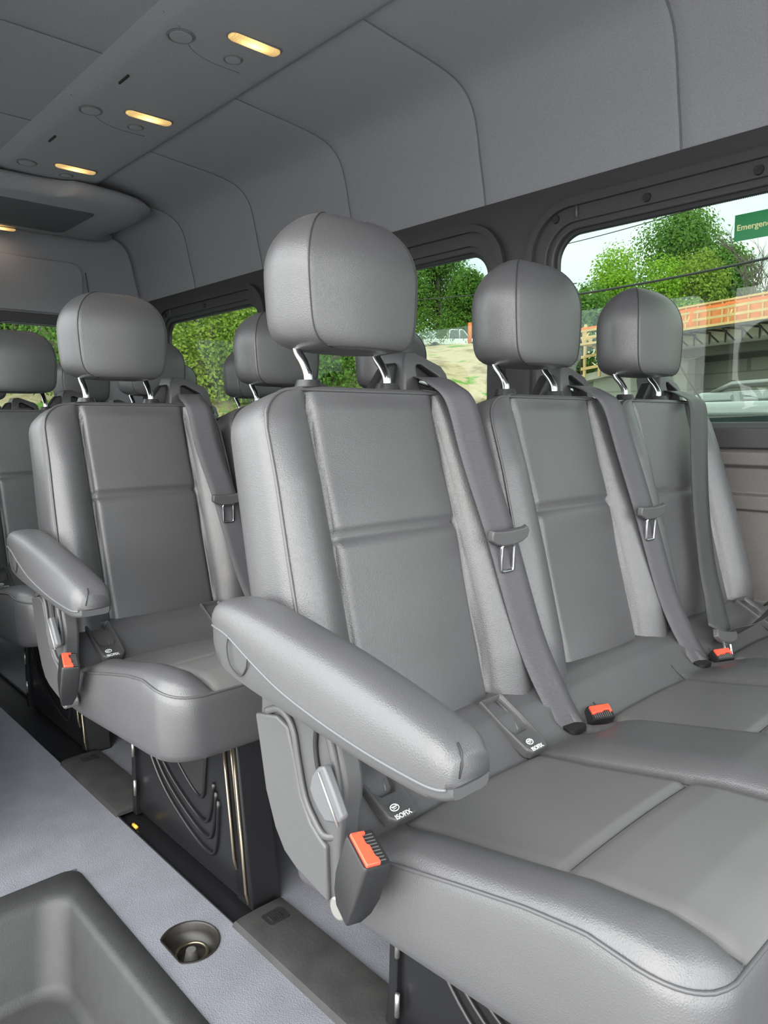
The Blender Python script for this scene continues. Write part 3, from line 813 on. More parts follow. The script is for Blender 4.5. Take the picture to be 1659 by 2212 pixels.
# mount rail channel and its contents
o = MB().box((.598, Y0, -.012), (.692, Y1, -.008)).build('floor_rail', M['black_steel'], smooth=False); tag(o, kind='structure')
for sx in (.598, .688):
    o = MB().box((sx, Y0, -.010), (sx+.004, Y1, .001)).build('trim_rail_edge', M['black_steel']); tag(o, kind='structure')

def rail_cover(y0, y1, label):
    r = empty('rail_cover', (.645, (y0+y1)/2, .0), label, 'rail cover', 'rubber covers over the floor rail')
    secs = []
    for y in (y0, y0+.01, y1-.03, y1-.006, y1):
        h = .011 if y0 < y < y1 else .006
        secs.append([(.594, y, 0), (.598, y, h), (.610, y, h+.002), (.645, y, h+.003), (.680, y, h+.002), (.692, y, h), (.696, y, 0)])
    v, f = loft(secs); mk('cover_strip', v, f, M['cover_rubber'], r, auto=40)
    cy = y1-.045
    la = MB().add(*loft([[(.652+u, cy+w, .0125+k) for u, w in rrect(-.020, -.016, .020, .016, .005, 4)] for k in (0, .0025)])).build('latch', M['black_plastic'], r, auto=40)
    tb = MB()
    for i in range(5): tb.box((.640+i*.0045, cy-.010, .0150), (.6420+i*.0045, cy+.006, .0172))
    tb.build('latch_ribs', M['black_plastic'], la, smooth=False)
    return r
rail_cover(.690, 1.035, 'black rubber rail cover with latch in front of the second bench')
rail_cover(.690+PITCH, 1.035+PITCH, 'black rubber rail cover in front of the third bench')
rail_cover(-.9, .208, 'black rubber rail cover under the nearest bench front')
# tie down cup
td = empty('tie_down_ring', (.523, 1.047, 0), 'recessed steel tie-down cup in the grey floor beside the step', 'tie-down')
cup = []
for r_, z in ((1.06, .0004), (1.05, .0022), (1.0, .0022), (.97, .0), (.93, -.012), (.80, -.024), (.5, -.028), (.05, -.028)):
    cup.append([(.526+(a-.526)*r_, 1.050+(b-1.050)*r_, z) for a, b in hole])
v, f = loft(cup, cap0=False)
mk('cup', v, f, mat('black_cup', (.012, .010, .008), .42, spec=.4, vary=(60, .3)), td, auto=60)
MB().tube([(.523+.026*math.cos(t), 1.045+.026*math.sin(t), -.018) for t in [2*math.pi*i/28 for i in range(28)]], .0032, 8, closed=True).build('lashing_ring', M['anchor_metal'], td)
MB().cyl((.522, 1.045, -.028), (.522, 1.045, -.010), .012, 18, .008).build('bolt', M['steel_grey'], td, auto=40)
# small yellow cable end lying in the rail channel
o = MB().cyl((.612, 1.452, -.004), (.612, 1.470, -.004), .004, 12).build('cable_end', mat('yellow_cap', (.75, .42, .05), .5)); tag(o, 'small yellow cap lying in the dark floor rail beside the second bench frame', 'cap')

# ------------------------------------------------------------------ roof console
con = empty('roof_console', (1.20, 1.2, 1.95), 'long grey moulded air duct console running along the ceiling', 'ceiling console')
sec = [(.955, 1.965), (.975, 1.945), (1.0, 1.930), (1.04, 1.923), (1.2, 1.920), (1.36, 1.924), (1.395, 1.932), (1.418, 1.948), (1.425, 1.972)]
cs = crom([(a, 0, b) for a, b in sec], 4)
vv, ff = loft([[(p.x, y, p.z) for p in cs] for y in (Y0, 3.46)])
mk('duct_housing', vv, ff, M['headliner'], con, auto=60)
for y in (1.99, 2.655, 3.345, 1.33, .66, 0):
    # shallow dividing crease of each module
    pth = [(.985, y-.10, 1.9365), (1.05, y-.075, 1.9215), (1.12, y+.0, 1.9205), (1.20, y+.03, 1.9195), (1.30, y+.035, 1.9205)]
    if y < 3.3: MB().tube([(a, b+.03, c) for a, b, c in [tuple(p) for p in crom(pth, 5)]], .0011, 5).build('module_joint', M['headliner_grv'], con)
def lampunit(y, lab, k):
    l = empty('dome_light', (1.237, y, 1.922), lab, 'ceiling lamp', 'lit reading lamps in the ceiling console')
    pts = rrect(1.155, y-.020, 1.319, y+.020, .019, 8)
    # rounded boat shape seen from below
    v, f = loft([[(a, b, 1.9225) for a, b in pts], [(a, b, 1.9155) for a, b in pts], [(1.237+(a-1.237)*.94, y+(b-y)*.8, 1.9115) for a, b in pts]])
    mk('lens', v, f, M['lens'], l, auto=50)
    pts2 = [(1.237+(a-1.237)*1.03, y+(b-y)*1.1) for a, b in pts]
    MB().tube([(a, b, 1.9195) for a, b in pts2], .0022, 6, closed=True).build('lamp_bezel', M['headliner_grv'], l)
    ld = bpy.data.lights.new('lamp', 'AREA'); ld.shape = 'RECTANGLE'; ld.size = .12; ld.size_y = .03; ld.energy = .1; ld.color = (1, .80, .58)
    lo = link(bpy.data.objects.new('lamp_glow', ld)); lo.parent = l; lo.location = (0, 0, -.014)
    return l
lampunit(1.873, 'lit amber dome light nearest the camera, at the top of the picture', 0)
lampunit(2.545, 'second lit amber dome light from the camera in the ceiling console', 1)
lampunit(3.235, 'third lit amber dome light, just before the rear air conditioning unit', 2)
def disc_vent(x, y, r, lab, grp, m2='headliner', name='air_vent'):
    v_ = empty(name, (x, y, 1.92), lab, 'air vent' if name == 'air_vent' else 'button', grp)
    MB().tube([(x+r*math.cos(t), y+r*math.sin(t), 1.9205) for t in [2*math.pi*i/36 for i in range(36)]], .0030, 8, closed=True).build('vent_ring', M['vent'], v_)
    MB().add(*loft([[(x+r*s*math.cos(t), y+r*s*math.sin(t), z) for t in [2*math.pi*i/36 for i in range(36)]] for s, z in ((.9, 1.923), (.86, 1.9175), (.5, 1.9165), (.02, 1.9165))])).build('vent_disc', M[m2], v_, auto=60)
for y, l in ((1.977, 'large round ceiling vent beside the nearest lit dome light'), (2.625, 'large round ceiling vent beside the second lit dome light'), (3.30, 'large round ceiling vent beside the third lit dome light')):
    disc_vent(1.065, y, .036, l, 'large round ceiling vents')
for y, l in ((2.004, 'small round ceiling disc next to the nearest lit dome light'), (2.671, 'small round ceiling disc next to the second lit dome light'), (3.361, 'small round ceiling disc next to the third lit dome light')):
    disc_vent(1.24, y-.01, .026, l, 'small round ceiling discs')
for y, l in ((2.329, 'short dark slot in the ceiling console between the first two dome lights'), (2.969, 'short dark slot in the ceiling console between second and third dome lights')):
    o = MB().box((1.051, y-.035, 1.9165), (1.057, y+.035, 1.9245)).build('ceiling_slot', M['seam'], bevel=.001); tag(o, l, 'slot', 'short slots in the ceiling console')

# rear overhead air conditioning unit
ac = empty('overhead_unit', (1.0, 3.7, 1.95), 'wide dark overhead air conditioning unit across the rear ceiling', 'overhead unit')
def acring(g, z):
    pts = []
    for p in crom([(.25, 3.44, 0), (1.15, 3.42, 0), (1.32, 3.37, 0), (1.60, 3.43, 0), (1.72, 3.57, 0), (1.74, 3.80, 0), (1.72, 4.05, 0), (1.66, 4.2, 0), (.25, 4.2, 0)], 5):
        pts.append((lerp(p.x, 1.0, g), lerp(p.y, 3.7, g), z))
    return pts
v, f = loft([acring(.02, 1.915), acring(.0, 1.900), acring(.03, 1.878), acring(.09, 1.858), acring(.2, 1.850)])
mk('unit_housing', v, f, M['headliner'], ac, auto=70)
p2 = rrect(.45, 3.58, 1.46, 4.04, .04, 5)
v, f = loft([[(a, b, 1.856) for a, b in p2], [(1+(a-1)*.985, 3.76+(b-3.76)*.97, 1.842) for a, b in p2]])
mk('service_panel', v, f, mat('unit_panel', (.085, .09, .1), .7), ac, bevel=.004, auto=40)
MB().tube([(a, b, 1.851) for a, b in p2], .0035, 6, closed=True).build('panel_edge', M['headliner'], ac)
for y in (3.62, 4.0): 
    MB().add(*loft([[(1.60+u, y+w, 1.866-k) for u, w in rrect(-.045, -.035, .045, .035, .02, 5)] for k in (0, .008)])).build('unit_handle', M['trim'], ac, auto=40)
lampunit(4.10, 'small lit amber lamp on the rear overhead unit at the left picture edge', 3).location = (1.17, 4.11, 1.845)

# ------------------------------------------------------------------ emergency sign on the big window
sg = empty('emergency_sign', (XW+.028, .72, 1.315), 'green emergency sign stuck on the large side window, top right', 'sign')
MB().box((XW+.0265, .45, 1.307), (XW+.0285, .822, 1.372)).build('sign_plate', mat('sign_green', (.02, .20, .07), .5), sg, bevel=.0008)
text_mesh('lettering', 'Emergency', .0205, mat('sign_letter', (.62, .60, .30), .5), sg, (XW+.0262, .816, 1.3325), (0, -1, 0), (0, 0, 1), ext=.0004, bold=.00022)['label'] = 'pale lettering Emergency'

# ------------------------------------------------------------------ outdoors
ground = mat('asphalt', (.30, .30, .29), .9, bump=('noise', 30, .01), vary=(3, .2))
o = MB().box((-90, -120, GZ-.2), (260, 260, GZ)).build('ground', ground, smooth=False); o['kind'] = 'structure'
# dirt bank with grass tufts
m, nt, b = new_mat('dirt_bank')
tc = nt.nodes.new('ShaderNodeTexCoord'); n1 = nt.nodes.new('ShaderNodeTexNoise'); n1.inputs['Scale'].default_value = .5; n1.inputs['Detail'].default_value = 8; n1.inputs['Roughness'].default_value = .65
nt.links.new(tc.outputs['Object'], n1.inputs['Vector'])
rp = nt.nodes.new('ShaderNodeValToRGB'); e = rp.color_ramp.elements
e[0].position = .36; e[0].color = (.30, .21, .12, 1); e[1].position = .49; e[1].color = (.60, .46, .30, 1); e4 = e.new(.575); e4.color = (.56, .42, .27, 1)
e2 = e.new(.60); e2.color = (.20, .34, .06, 1); e3 = e.new(.68); e3.color = (.15, .30, .05, 1)
nt.links.new(n1.outputs['Fac'], rp.inputs['Fac']); nt.links.new(rp.outputs['Color'], b.inputs['Base Color']); b.inputs['Roughness'].default_value = .95
bpn = nt.nodes.new('ShaderNodeBump'); bpn.inputs['Distance'].default_value = .5; nt.links.new(n1.outputs['Fac'], bpn.inputs['Height']); nt.links.new(bpn.outputs['Normal'], b.inputs['Normal'])
M['dirt'] = m
def dirv(azd): return Vector((math.sin(R(azd)), math.cos(R(azd)), 0))
# bank spans azimuths 20..54 deg (from +y towards +x), rising away from the van
vs = []; NA, NR = 60, 30
for i in range(NA+1):
    az = lerp(-25, 56, i/NA); d = dirv(az)
    for j in range(NR+1):
        t = j/NR; rr = lerp(22, 110, t)
        hgt = GZ+7.3*sstep(.0, .46, t)*sstep(58, 50, az)+1.2*t
        hgt += .5*math.sin(i*.9+j*.7)*sstep(0, .2, t)*(1-t)*.6
        vs.append((d.x*rr, d.y*rr, hgt))
fs = [(i*(NR+1)+j, (i+1)*(NR+1)+j, (i+1)*(NR+1)+j+1, i*(NR+1)+j+1) for i in range(NA) for j in range(NR)]
o = mk('hillside', vs, fs, M['dirt']); o['kind'] = 'structure'

def leafmat(name, c1, c2):
    m, nt, b = new_mat(name)
    oi = nt.nodes.new('ShaderNodeNewGeometry'); r = nt.nodes.new('ShaderNodeValToRGB')
    r.color_ramp.elements[0].color = (*c1, 1); r.color_ramp.elements[1].color = (*c2, 1)
    nt.links.new(oi.outputs['Random Per Island'], r.inputs['Fac'])
    df = nt.nodes.new('ShaderNodeBsdfDiffuse'); tl = nt.nodes.new('ShaderNodeBsdfTranslucent'); mx = nt.nodes.new('ShaderNodeMixShader'); mx.inputs[0].default_value = .45
    nt.links.new(r.outputs[0], df.inputs[0]); nt.links.new(r.outputs[0], tl.inputs[0])
    nt.links.new(df.outputs[0], mx.inputs[1]); nt.links.new(tl.outputs[0], mx.inputs[2])
    nt.links.new(mx.outputs[0], nt.nodes['Material Output'].inputs[0])
    return m
M['leafA'] = leafmat('leaves_mid', (.10, .20, .045), (.20, .34, .08))
M['leafB'] = leafmat('leaves_bright', (.20, .36, .03), (.36, .54, .08))
M['leafC'] = leafmat('leaves_dark', (.06, .14, .03), (.16, .28, .05))
M['leafD'] = leafmat('leaves_yellow', (.20, .30, .05), (.38, .46, .10))
M['bark'] = mat('bark', (.12, .10, .08), .9, bump=('noise', 12, .03))

def tree(azd, dist, zb, height, rad, lm, label, nleaf=2600, leaf=.42, seed=1, group=None, kind='tree', squash=1.0):
    rg = random.Random(seed)
    c = dirv(azd)*dist; base = Vector((c.x, c.y, zb))
    root = empty('tree' if kind == 'tree' else 'shrub', base, label, kind, group)
    tr = MB(); tr.tube([base+Vector((0, 0, -1)), base+Vector((.1, 0, height*.35)), base+Vector((-.1, .1, height*.75))], rad*.07, 8, rads=[rad*.08, rad*.06, rad*.02])
    blobs = []
    for i in range(16):
        a = rg.uniform(0, 2*math.pi); t = rg.uniform(.22, 1)
        rr = rad*(1-.75*max(0, t-.55)/.45)*rg.uniform(.2, .75)
        blobs.append((base+Vector((math.cos(a)*rr, math.sin(a)*rr, height*(.12+.78*t))), rad*rg.uniform(.28, .46)*squash))
        tr.tube([base+Vector((0, 0, height*.3)), blobs[-1][0]], rad*.02, 5)
    tr.build('trunk', M['bark'], root)
    vs = []; fs = []
    for i in range(nleaf):
        b_, r_ = rg.choice(blobs)
        v = Vector((rg.gauss(0, 1), rg.gauss(0, 1), rg.gauss(0, 1))).normalized()*r_*(rg.random()**.28)*rg.uniform(.82, 1.14)
        p = b_+v; nn = (v.normalized()+Vector((rg.uniform(-1, 1), rg.uniform(-1, 1), rg.uniform(-.4, 1)))*.8).normalized()
        a = nn.orthogonal().normalized(); a = Matrix.Rotation(rg.uniform(0, 6.3), 3, nn) @ a; b2_ = nn.cross(a); s = leaf*rg.uniform(.55, 1.2)
        k = len(vs); vs += [p-a*s*.5, p-b2_*s*.33+nn*.05*s, p+a*s*.5, p+b2_*s*.33+nn*.05*s]; fs.append((k, k+1, k+2, k+3))
    mk('foliage', vs, fs, lm, root, smooth=False)
    return root

# tree line
T = tree
T(63.6, 54, .8, 14.2, 5.0, M['leafA'], 'tall green tree behind the bridge, right of the big window centre', 24000, 0.22, 3, 'trees beyond the windows')
T(67.0, 52, .8, 11.6, 3.6, M['leafA'], 'rounded green tree to the right of the tallest tree', 16500, 0.22, 5, 'trees beyond the windows')
T(60.0, 48, .8, 10.9, 3.5, M['leafB'], 'bright yellow-green tree low at left of the big window', 15000, 0.19, 8, 'trees beyond the windows')
T(63.2, 47, .8, 11.0, 2.9, M['leafB'], 'bright green tree in front of the tallest tree', 12000, 0.19, 9, 'trees beyond the windows')
T(65.3, 48, .8, 10.6, 3.1, M['leafD'], 'olive-yellow tree above the orange formwork', 12000, 0.19, 10, 'trees beyond the windows')
T(57.6, 44, .6, 8.0, 3.0, M['leafA'], 'small green tree at the left end of the bridge', 10500, 0.21, 11, 'trees beyond the windows')
T(71.5, 52, .6, 11.0, 3.6, M['leafA'], 'green tree at the right edge behind the bare branches', 12000, 0.22, 12, 'trees beyond the windows')
T(46.9, 84, 5, 20.0, 6.2, M['leafA'], 'tree crown against the sky in the narrow side window', 22500, 0.34, 14, 'trees beyond the windows')
T(51.0, 84, 5, 19.5, 4.4, M['leafA'], 'right-hand tree in the narrow side window beside the pillar', 13500, 0.34, 15, 'trees beyond the windows')
T(43.6, 82, 5, 17.0, 5.4, M['leafC'], 'dark tree half hidden by the nearest headrest', 13500, 0.34, 16, 'trees beyond the windows')
T(49.3, 78, 5, 11, 4.6, M['leafC'], 'dark green tree behind the white pickup', 13500, 0.32, 17, 'trees beyond the windows')
lab = {0: 'bushy tree in the rear side window', 1: 'bushy tree seen through the rear door glass'}
k = 0
for az, dist, h, r_, lm in ((20, 30, 12, 5, 'leafA'), (24, 34, 13, 5, 'leafB'), (28, 33, 13, 5, 'leafA'), (31.5, 36, 15, 5, 'leafC'), (35, 37, 14, 5, 'leafA'), (38.5, 40, 13, 5, 'leafC'), (22, 24, 6, 4, 'leafA'), (29, 25, 6, 4, 'leafD'), (33.5, 26, 6.2, 4, 'leafA'), (38, 28, 6, 4, 'leafC'), (41.5, 62, 15, 6, 'leafC'), (16, 28, 11, 5, 'leafA'), (12, 27, 11, 5, 'leafC')):
    where = ['far left through the rear door glass', 'left of the row behind the rear door glass', 'at the left end of the rear side window', 'in the middle of the rear side window', 'at the right end of the rear side window', 'just right of the rear side window', 'low through the rear door glass', 'low at the left of the rear side window', 'low in the middle of the rear side window', 'low at the right of the rear side window', 'seen under the nearest headrest', 'at the left edge of the rear door glass', 'beyond the left picture edge'][k]
    T(az, dist*1.55 if dist < 60 else dist, GZ, h*1.5, r_*1.45, M[lm], 'dense green tree '+where, 17000, .19, 30+k, 'trees beyond the windows', squash=1.15); k += 1

# bare tree at the right
rg = random.Random(5); bt = MB()
def branch(p, d, L, r_, lvl):
    q = p+d*L; bt.tube([p, (p+q)/2+Vector((rg.uniform(-.05, .05), rg.uniform(-.05, .05), 0))*L, q], r_, 5, rads=[r_, r_*.8, r_*.6])
    if lvl:
        for i in range(3 if lvl > 1 else 4):
            nd = (d+Vector((rg.uniform(-.8, .8), rg.uniform(-.8, .8), rg.uniform(-.2, .6)))).normalized(); branch(p+d*L*rg.uniform(.5, 1), nd, L*.68, r_*.6, lvl-1)
bb = dirv(69.6)*42; bb.z = 1
branch(bb, Vector((0, 0, 1)), 4.2, .12, 5)
tag(bt.build('bare_tree', M['bark']), 'leafless grey tree with fine branches at the right edge of the window', 'tree')

# bridge under construction
conc = mat('concrete', (.46, .46, .41), .85, bump=('noise', 6, .03), vary=(1.2, .1))
m, nt, b = new_mat('panel_concrete'); tc = nt.nodes.new('ShaderNodeTexCoord'); mp = nt.nodes.new('ShaderNodeMapping'); mp.inputs['Rotation'].default_value = (R(90), 0, 0)
bk_ = nt.nodes.new('ShaderNodeTexBrick'); bk_.inputs['Scale'].default_value = 1; bk_.inputs['Brick Width'].default_value = 1.5; bk_.inputs['Row Height'].default_value = .75; bk_.inputs['Mortar Size'].default_value = .035
bk_.inputs['Color1'].default_value = (.34, .345, .31, 1); bk_.inputs['Color2'].default_value = (.29, .295, .265, 1); bk_.inputs['Mortar'].default_value = (.20, .20, .18, 1)
nt.links.new(tc.outputs['Object'], mp.inputs['Vector']); nt.links.new(mp.outputs[0], bk_.inputs['Vector']); nt.links.new(bk_.outputs['Color'], b.inputs['Base Color']); b.inputs['Roughness'].default_value = .9
M['panelc'] = m
wood = mat('timber', (.62, .42, .20), .8, vary=(2, .15)); ply = mat('orange_plywood', (.72, .26, .10), .8, vary=(1.1, .12)); net = mat('orange_netting', (.85, .20, .05), .7); stl = mat('bracket_steel', (.05, .05, .045), .6)
A = Vector((1.082, .402, 0))*28; B = Vector((.912, .552, 0))*36     # deck edge at right picture edge and at its left end
u = (B-A).normalized(); nrm = Vector((u.y, -u.x, 0))
if nrm.dot(A) < 0: nrm = -nrm
S = A-u*14; Lb = (B-S).length
def Q(s, n, z): p = S+u*s+nrm*n; return Vector((p.x, p.y, z))
br = empty('bridge', Q(Lb/2, 3, GZ), 'unfinished concrete bridge with orange formwork outside the big window', 'bridge')
g = MB()
for z0, z1, n0, n1 in ((4.30, 4.75, .9, 9),): 
    v = [Q(0, n0, z0), Q(Lb, n0, z0), Q(Lb, n1, z0), Q(0, n1, z0), Q(0, n0, z1), Q(Lb, n0, z1), Q(Lb, n1, z1), Q(0, n1, z1)]
    g.add(v, [(0,3,2,1),(4,5,6,7),(0,1,5,4),(1,2,6,5),(2,3,7,6),(3,0,4,7)])
g.build('deck', conc, br, smooth=False)
def slab(s0, s1, n0, n1, z0, z1, name, m_):
    v = [Q(s0, n0, z0), Q(s1, n0, z0), Q(s1, n1, z0), Q(s0, n1, z0), Q(s0, n0, z1), Q(s1, n0, z1), Q(s1, n1, z1), Q(s0, n1, z1)]
    return MB().add(v, [(0,3,2,1),(4,5,6,7),(0,1,5,4),(1,2,6,5),(2,3,7,6),(3,0,4,7)]).build(name, m_, br, smooth=False)
slab(0, Lb-1.2, .55, .62, 4.85, 5.85, 'formwork_board', ply)
slab(0, Lb+1.0, -.55, .9, 4.72, 4.82, 'walkway', wood)
slab(0, Lb, 2.4, 2.8, 3.9, 4.3, 'girder', mat('girder', (.10, .10, .09), .7))
slab(0, Lb, 5.0, 5.4, 3.9, 4.3, 'girder', mat('girder2', (.10, .10, .09), .7))
slab(-6, Lb+9, 5.6, 6.0, GZ, 4.3, 'abutment_wall', M['panelc'])
tmb = MB(); s = .3
while s < Lb-1.2:
    tmb.beam(Q(s, .50, 4.8), Q(s, .50, 5.92), .07, .07); s += .62
tmb.beam(Q(0, .48, 5.86), Q(Lb-1.2, .48, 5.86), .08, .08); tmb.build('formwork_stud', wood, br, smooth=False)['kind'] = 'stuff'
rl = MB(); s = .6
while s < Lb+1.0:
    rl.beam(Q(s, -.5, 4.8), Q(s, -.5, 5.6), .06, .06); rl.beam(Q(s, -.5, 4.85), Q(s+.5, .3, 5.4), .06, .06) ; s += 2.1
for z in (5.08, 5.40): rl.beam(Q(0, -.52, z), Q(Lb+1.0, -.52, z), .05, .10)
rl.build('guard_rail', wood, br, smooth=False)
nn_ = MB(); s = 0
while s < Lb:
    nn_.beam(Q(s, -.54, 5.5), Q(s+2.2, -.54, 5.52+.03*math.sin(s)), .02, .10); s += 2.2
for s in (12.5, 17.0): nn_.beam(Q(s, -.56, 5.6), Q(s+.15, -.56, 4.9), .12, .02)
nn_.build('safety_netting', net, br, smooth=False)
bk2 = MB(); s = .5
while s < Lb:
    bk2.beam(Q(s, -.5, 4.66), Q(s, .88, 4.66), .07, .08); bk2.beam(Q(s, -.4, 4.66), Q(s+.35, .86, 4.24), .05, .05); bk2.beam(Q(s, .84, 4.7), Q(s, .84, 4.2), .05, .05); s += .8
bk2.beam(Q(0, -.5, 4.66), Q(Lb, -.5, 4.66), .07, .08); bk2.build('bracket', stl, br, smooth=False)['kind'] = 'stuff'
# wing wall with sloping coping and timber railing at the left end
wv = [Q(Lb-2.5, 3.2, GZ), Q(Lb+1.8, 1.2, GZ), Q(Lb+1.8, 1.2, 3.2), Q(Lb-2.5, 3.2, 4.1)]
wv += [p+nrm*.5 for p in wv]
mk('wing_wall', wv, [(0,1,2,3),(7,6,5,4),(0,4,5,1),(1,5,6,2),(2,6,7,3),(3,7,4,0)], M['panelc'], br, smooth=False)
cp = MB(); cp.beam(Q(Lb-3, 3.2, 4.15), Q(Lb+2.2, 1.0, 3.2), .8, .35); cp.build('coping', conc, br, smooth=False)
tl = MB()
for s in (-.5, .6, 1.7): tl.beam(Q(Lb+s, .5, 3.2), Q(Lb+s, .5, 5.9), .12, .12)
for z in (3.8, 4.4, 5.3, 5.75): tl.beam(Q(Lb-.6, .45, z), Q(Lb+1.9, .45, z-.15), .06, .14)
tl.beam(Q(Lb-.4, .4, 3.4), Q(Lb+1.4, .4, 5.2), .08, .12); tl.build('timber_railing', wood, br, smooth=False)

# pickup on the hill
def car_body(name, base, fwd, L, Wd, Hh, col, label, roof=(.30, .86), hood=.55, rails=False, cat='car', pick=False):
    root = empty(name, base, label, cat)
    base = Vector(base); f = Vector(fwd).normalized(); s_ = Vector((f.y, -f.x, 0))
    def P(l, w, z): return base+f*(l*L)+s_*w+Vector((0, 0, z))
    paint = mat(name+'_paint', col, .18, spec=.6, coat=.6); dark = mat(name+'_glass', (.03, .045, .045), .08, spec=.8)
    hz = Hh*hood
    side = [(-.5, .22), (-.5, hz*.9), (-.47, hz), (-.02 if not pick else .0, hz*1.02), (.20, hz*1.03), (.40, hz*.98), (.49, hz*.85), (.5, .3)]
    if pick: side = [(-.5, .45), (-.5, hz), (.28, hz), (.47, hz*.93), (.5, hz*.7), (.5, .45)]
    v = []; n = len(side)
    for w in (-Wd/2, -Wd/2+.06, Wd/2-.06, Wd/2):
        q = .94 if abs(w) == Wd/2 else 1
        v += [P(l, w, z*q if z > .5 else z) for l, z in side]
    fs = [tuple(range(n)), tuple(range(4*n-1, 3*n-1, -1))]+[(k*n+i, k*n+(i+1) % n, (k+1)*n+(i+1) % n, (k+1)*n+i) for k in range(3) for i in range(n)]
    mk('body', v, fs, paint, root, bevel=.05, auto=40)
    a, b = roof; tl_ = -.5+a*.0
    cab = [(-.44, hz), (-.36, Hh*.97), (.0, Hh), (.12, Hh*.96), (.27, hz*1.02)] if not pick else [(-.08, hz), (-.06, Hh*.97), (.10, Hh), (.17, Hh*.95), (.27, hz)]
    v = []; n = len(cab)
    for w, k in ((-Wd/2+.05, 0), (-Wd/2+.17, 1), (Wd/2-.17, 1), (Wd/2-.05, 0)):
        v += [P(l, w, hz+(z-hz)*(1 if k else .0)) if z > hz*1.1 else P(l, w, z) for l, z in cab]
    vv = []
    for w in (-Wd/2+.06, Wd/2-.06):
        sg_ = -1 if w < 0 else 1
        vv += [P(l, w-sg_*.16*(z-hz)/(Hh-hz), z) for l, z in cab]
    fs = [tuple(range(n)), tuple(range(2*n-1, n-1, -1))]+[(i, (i+1) % n, (i+1) % n+n, i+n) for i in range(n)]
    mk('cabin_glass', vv, fs, dark, root, bevel=.02, auto=40)
    rf = [P(cab[1][0]-.01, -Wd/2+.2, Hh*.975), P(cab[3][0]+.01, -Wd/2+.2, Hh*.965), P(cab[3][0]+.01, Wd/2-.2, Hh*.965), P(cab[1][0]-.01, Wd/2-.2, Hh*.975), P(cab[1][0]+.02, -Wd/2+.24, Hh*1.02), P(cab[3][0]-.04, -Wd/2+.24, Hh*1.015), P(cab[3][0]-.04, Wd/2-.24, Hh*1.015), P(cab[1][0]+.02, Wd/2-.24, Hh*1.02)]
    mk('roof', rf, [(0,3,2,1),(4,5,6,7),(0,1,5,4),(1,2,6,5),(2,3,7,6),(3,0,4,7)], paint, root, bevel=.03, auto=40)
    pl = MB()
    for sg_ in (-1, 1):
        for i in (1, 2, 3):
            l, z = cab[i]; l2, z2 = (cab[0] if i == 1 else (cab[4] if i == 3 else (lerp(cab[0][0], cab[4][0], .5), hz)))
            pl.beam(P(l, sg_*(Wd/2-.21), z), P(l2, sg_*(Wd/2-.05), z2), .07, .07)
    pl.build('pillar', paint, root)
    for l in (-.31, .31):
        for w in (-Wd/2+.05, Wd/2-.05): MB().cyl(P(l, w-.1, .34), P(l, w+.1, .34), .34, 24).build('wheel', M['rubber'], root, auto=40)
    if rails:
        for w in (-Wd/2+.28, Wd/2-.28):
            MB().tube([P(-.33, w, Hh*1.0), P(-.30, w, Hh*1.045), P(-.1, w, Hh*1.055), P(.02, w, Hh*1.05), P(.06, w, Hh*1.01)], .022, 8).build('roof_rail', M['steel_grey'], root)
    return root, P
car_body('pickup_truck', (dirv(47.9).x*66, dirv(47.9).y*66, 7.25), (.75, -.66, 0), 5.2, 1.9, 1.75, (.75, .76, .76), 'white pickup truck parked on top of the dirt bank', cat='truck', pick=True)
o = MB().tube([dirv(49.2)*62+Vector((0, 0, 7.2)), dirv(49.2)*62+Vector((0, 0, 9.1))], .16, 10).build('traffic_delineator', net); tag(o, 'orange delineator post on the bank beside the pickup', 'post')
gf = MB(); p0 = dirv(50.0)*64; p1 = dirv(53.5)*62
for z in (7.5, 8.1, 8.7): gf.beam(Vector((p0.x, p0.y, z)), Vector((p1.x, p1.y, z)), .10)
for i in range(7): q = p0.lerp(p1, i/6); gf.beam(Vector((q.x, q.y, 7.0)), Vector((q.x, q.y, 8.8)), .08)
tag(gf.build('green_barrier', mat('green_paint', (.10, .42, .18), .6), smooth=False), 'light green barrier frame on the bank right of the pickup', 'barrier')

# parked cars right outside the big window
car1, P1 = car_body('parked_suv', (6.9, 2.35, GZ), (.22, 1, 0), 4.6, 1.85, 1.76, (.22, .24, .24), 'silver parked car with roof rails outside the big window', rails=True)
car2, P2 = car_body('parked_car', (4.1, .55, GZ), (-.12, -1, 0), 4.4, 1.8, 1.60, (.34, .37, .36), 'pale parked car with an antenna close outside the big window', rails=False)
MB().tube([P2(-.30, .0, 1.58), P2(-.36, .0, 1.95)], .006, 6).build('antenna', M['black_plastic'], car2)

# power lines
def wire(a, b, r_, label, sag=.6):
    pts = []
    for i in range(17):
        t = i/16; p = Vector(a).lerp(Vector(b), t); p.z -= sag*4*t*(1-t); pts.append(p)
    o = MB().tube(pts, r_, 6).build('power_line', M['rubber']); tag(o, label, 'cable', 'overhead wires')
d1 = dirv(52)*34; d2 = dirv(76)*26
wire((d1.x, d1.y, 6.15), (d2.x, d2.y, 6.25), .045, 'thick overhead wire crossing in front of the trees', .2)
wire((dirv(53).x*40, dirv(53).y*40, 9.6), (dirv(76).x*28, dirv(76).y*28, 9.3), .02, 'thin overhead wire high across the sky in the big window', .3)
wire((dirv(36).x*50, dirv(36).y*50, 8.6), (dirv(57).x*44, dirv(57).y*44, 8.7), .03, 'thin overhead wire in the narrow side window', .2)

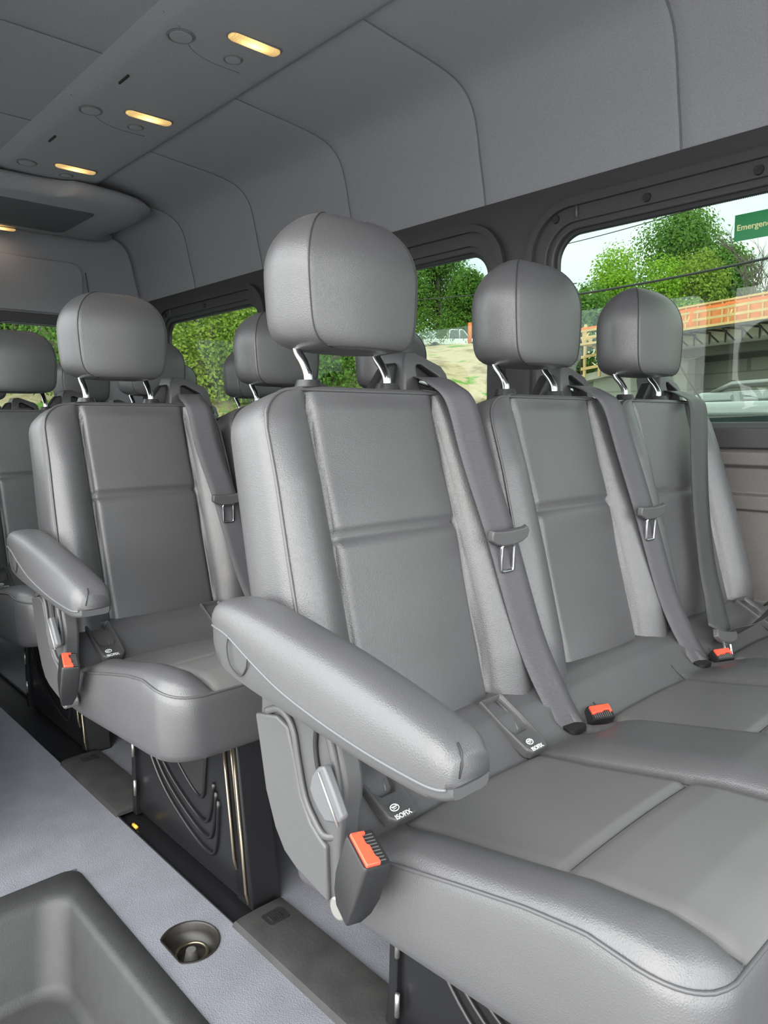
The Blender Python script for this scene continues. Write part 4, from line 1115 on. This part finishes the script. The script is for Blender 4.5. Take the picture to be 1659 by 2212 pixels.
# ------------------------------------------------------------------ sky and light
w = bpy.data.worlds.new('sky'); sc.world = w; w.use_nodes = True; nt = w.node_tree; nt.nodes.clear()
out = nt.nodes.new('ShaderNodeOutputWorld'); bg = nt.nodes.new('ShaderNodeBackground'); tc = nt.nodes.new('ShaderNodeTexCoord')
nz = nt.nodes.new('ShaderNodeTexNoise'); nz.inputs['Scale'].default_value = 2.2; nz.inputs['Detail'].default_value = 6; nz.inputs['Roughness'].default_value = .55
mp = nt.nodes.new('ShaderNodeMapping'); mp.inputs['Scale'].default_value = (1, 1, 2.6)
nt.links.new(tc.outputs['Generated'], mp.inputs[0]); nt.links.new(mp.outputs[0], nz.inputs['Vector'])
rp = nt.nodes.new('ShaderNodeValToRGB'); e = rp.color_ramp.elements
e[0].position = .35; e[0].color = (.74, .86, .93, 1); e[1].position = .60; e[1].color = (1.0, .965, .91, 1)
nt.links.new(nz.outputs['Fac'], rp.inputs['Fac'])
# the cloud cover is brightest towards the veiled sun on the open door side
dot = nt.nodes.new('ShaderNodeVectorMath'); dot.operation = 'DOT_PRODUCT'; sd = Vector((-.80, -.42, .55)).normalized(); dot.inputs[1].default_value = sd
nt.links.new(tc.outputs['Generated'], dot.inputs[0])
mr = nt.nodes.new('ShaderNodeMapRange'); mr.inputs['From Min'].default_value = -.2; mr.inputs['From Max'].default_value = 1; mr.inputs['To Min'].default_value = 2.35; mr.inputs['To Max'].default_value = 4.4; mr.interpolation_type = 'SMOOTHSTEP'
nt.links.new(dot.outputs['Value'], mr.inputs['Value'])
nt.links.new(rp.outputs[0], bg.inputs['Color']); nt.links.new(mr.outputs[0], bg.inputs['Strength']); nt.links.new(bg.outputs[0], out.inputs[0])
sun = bpy.data.lights.new('veiled_sun', 'SUN'); sun.energy = .9; sun.angle = R(70); sun.color = (1, .95, .88)
so = link(bpy.data.objects.new('veiled_sun', sun)); so.rotation_euler = (-sd).to_track_quat('-Z', 'Y').to_euler(); so.location = (-3, -2, 5)

# ------------------------------------------------------------------ camera
yaw, pitch, roll, f = R(42.61), R(-6.77), R(-.32), 1588
fw = Vector((math.sin(yaw)*math.cos(pitch), math.cos(yaw)*math.cos(pitch), math.sin(pitch)))
rt = Vector((math.cos(yaw), -math.sin(yaw), 0)); up = rt.cross(fw)
r2 = rt*math.cos(roll)+up*math.sin(roll); u2 = -rt*math.sin(roll)+up*math.cos(roll)
cam = bpy.data.cameras.new('camera'); co = link(bpy.data.objects.new('camera', cam)); sc.camera = co
co.matrix_world = Matrix(((r2.x, u2.x, -fw.x, 0), (r2.y, u2.y, -fw.y, 0), (r2.z, u2.z, -fw.z, H), (0, 0, 0, 1)))
cam.sensor_fit = 'HORIZONTAL'; cam.sensor_width = 36; cam.lens = f/1659*36; cam.clip_start = .02; cam.clip_end = 600
vs_ = sc.view_settings; vs_.view_transform = 'Standard'; vs_.look = 'None'; vs_.exposure = 1.0; vs_.gamma = 1; vs_.use_curve_mapping = False
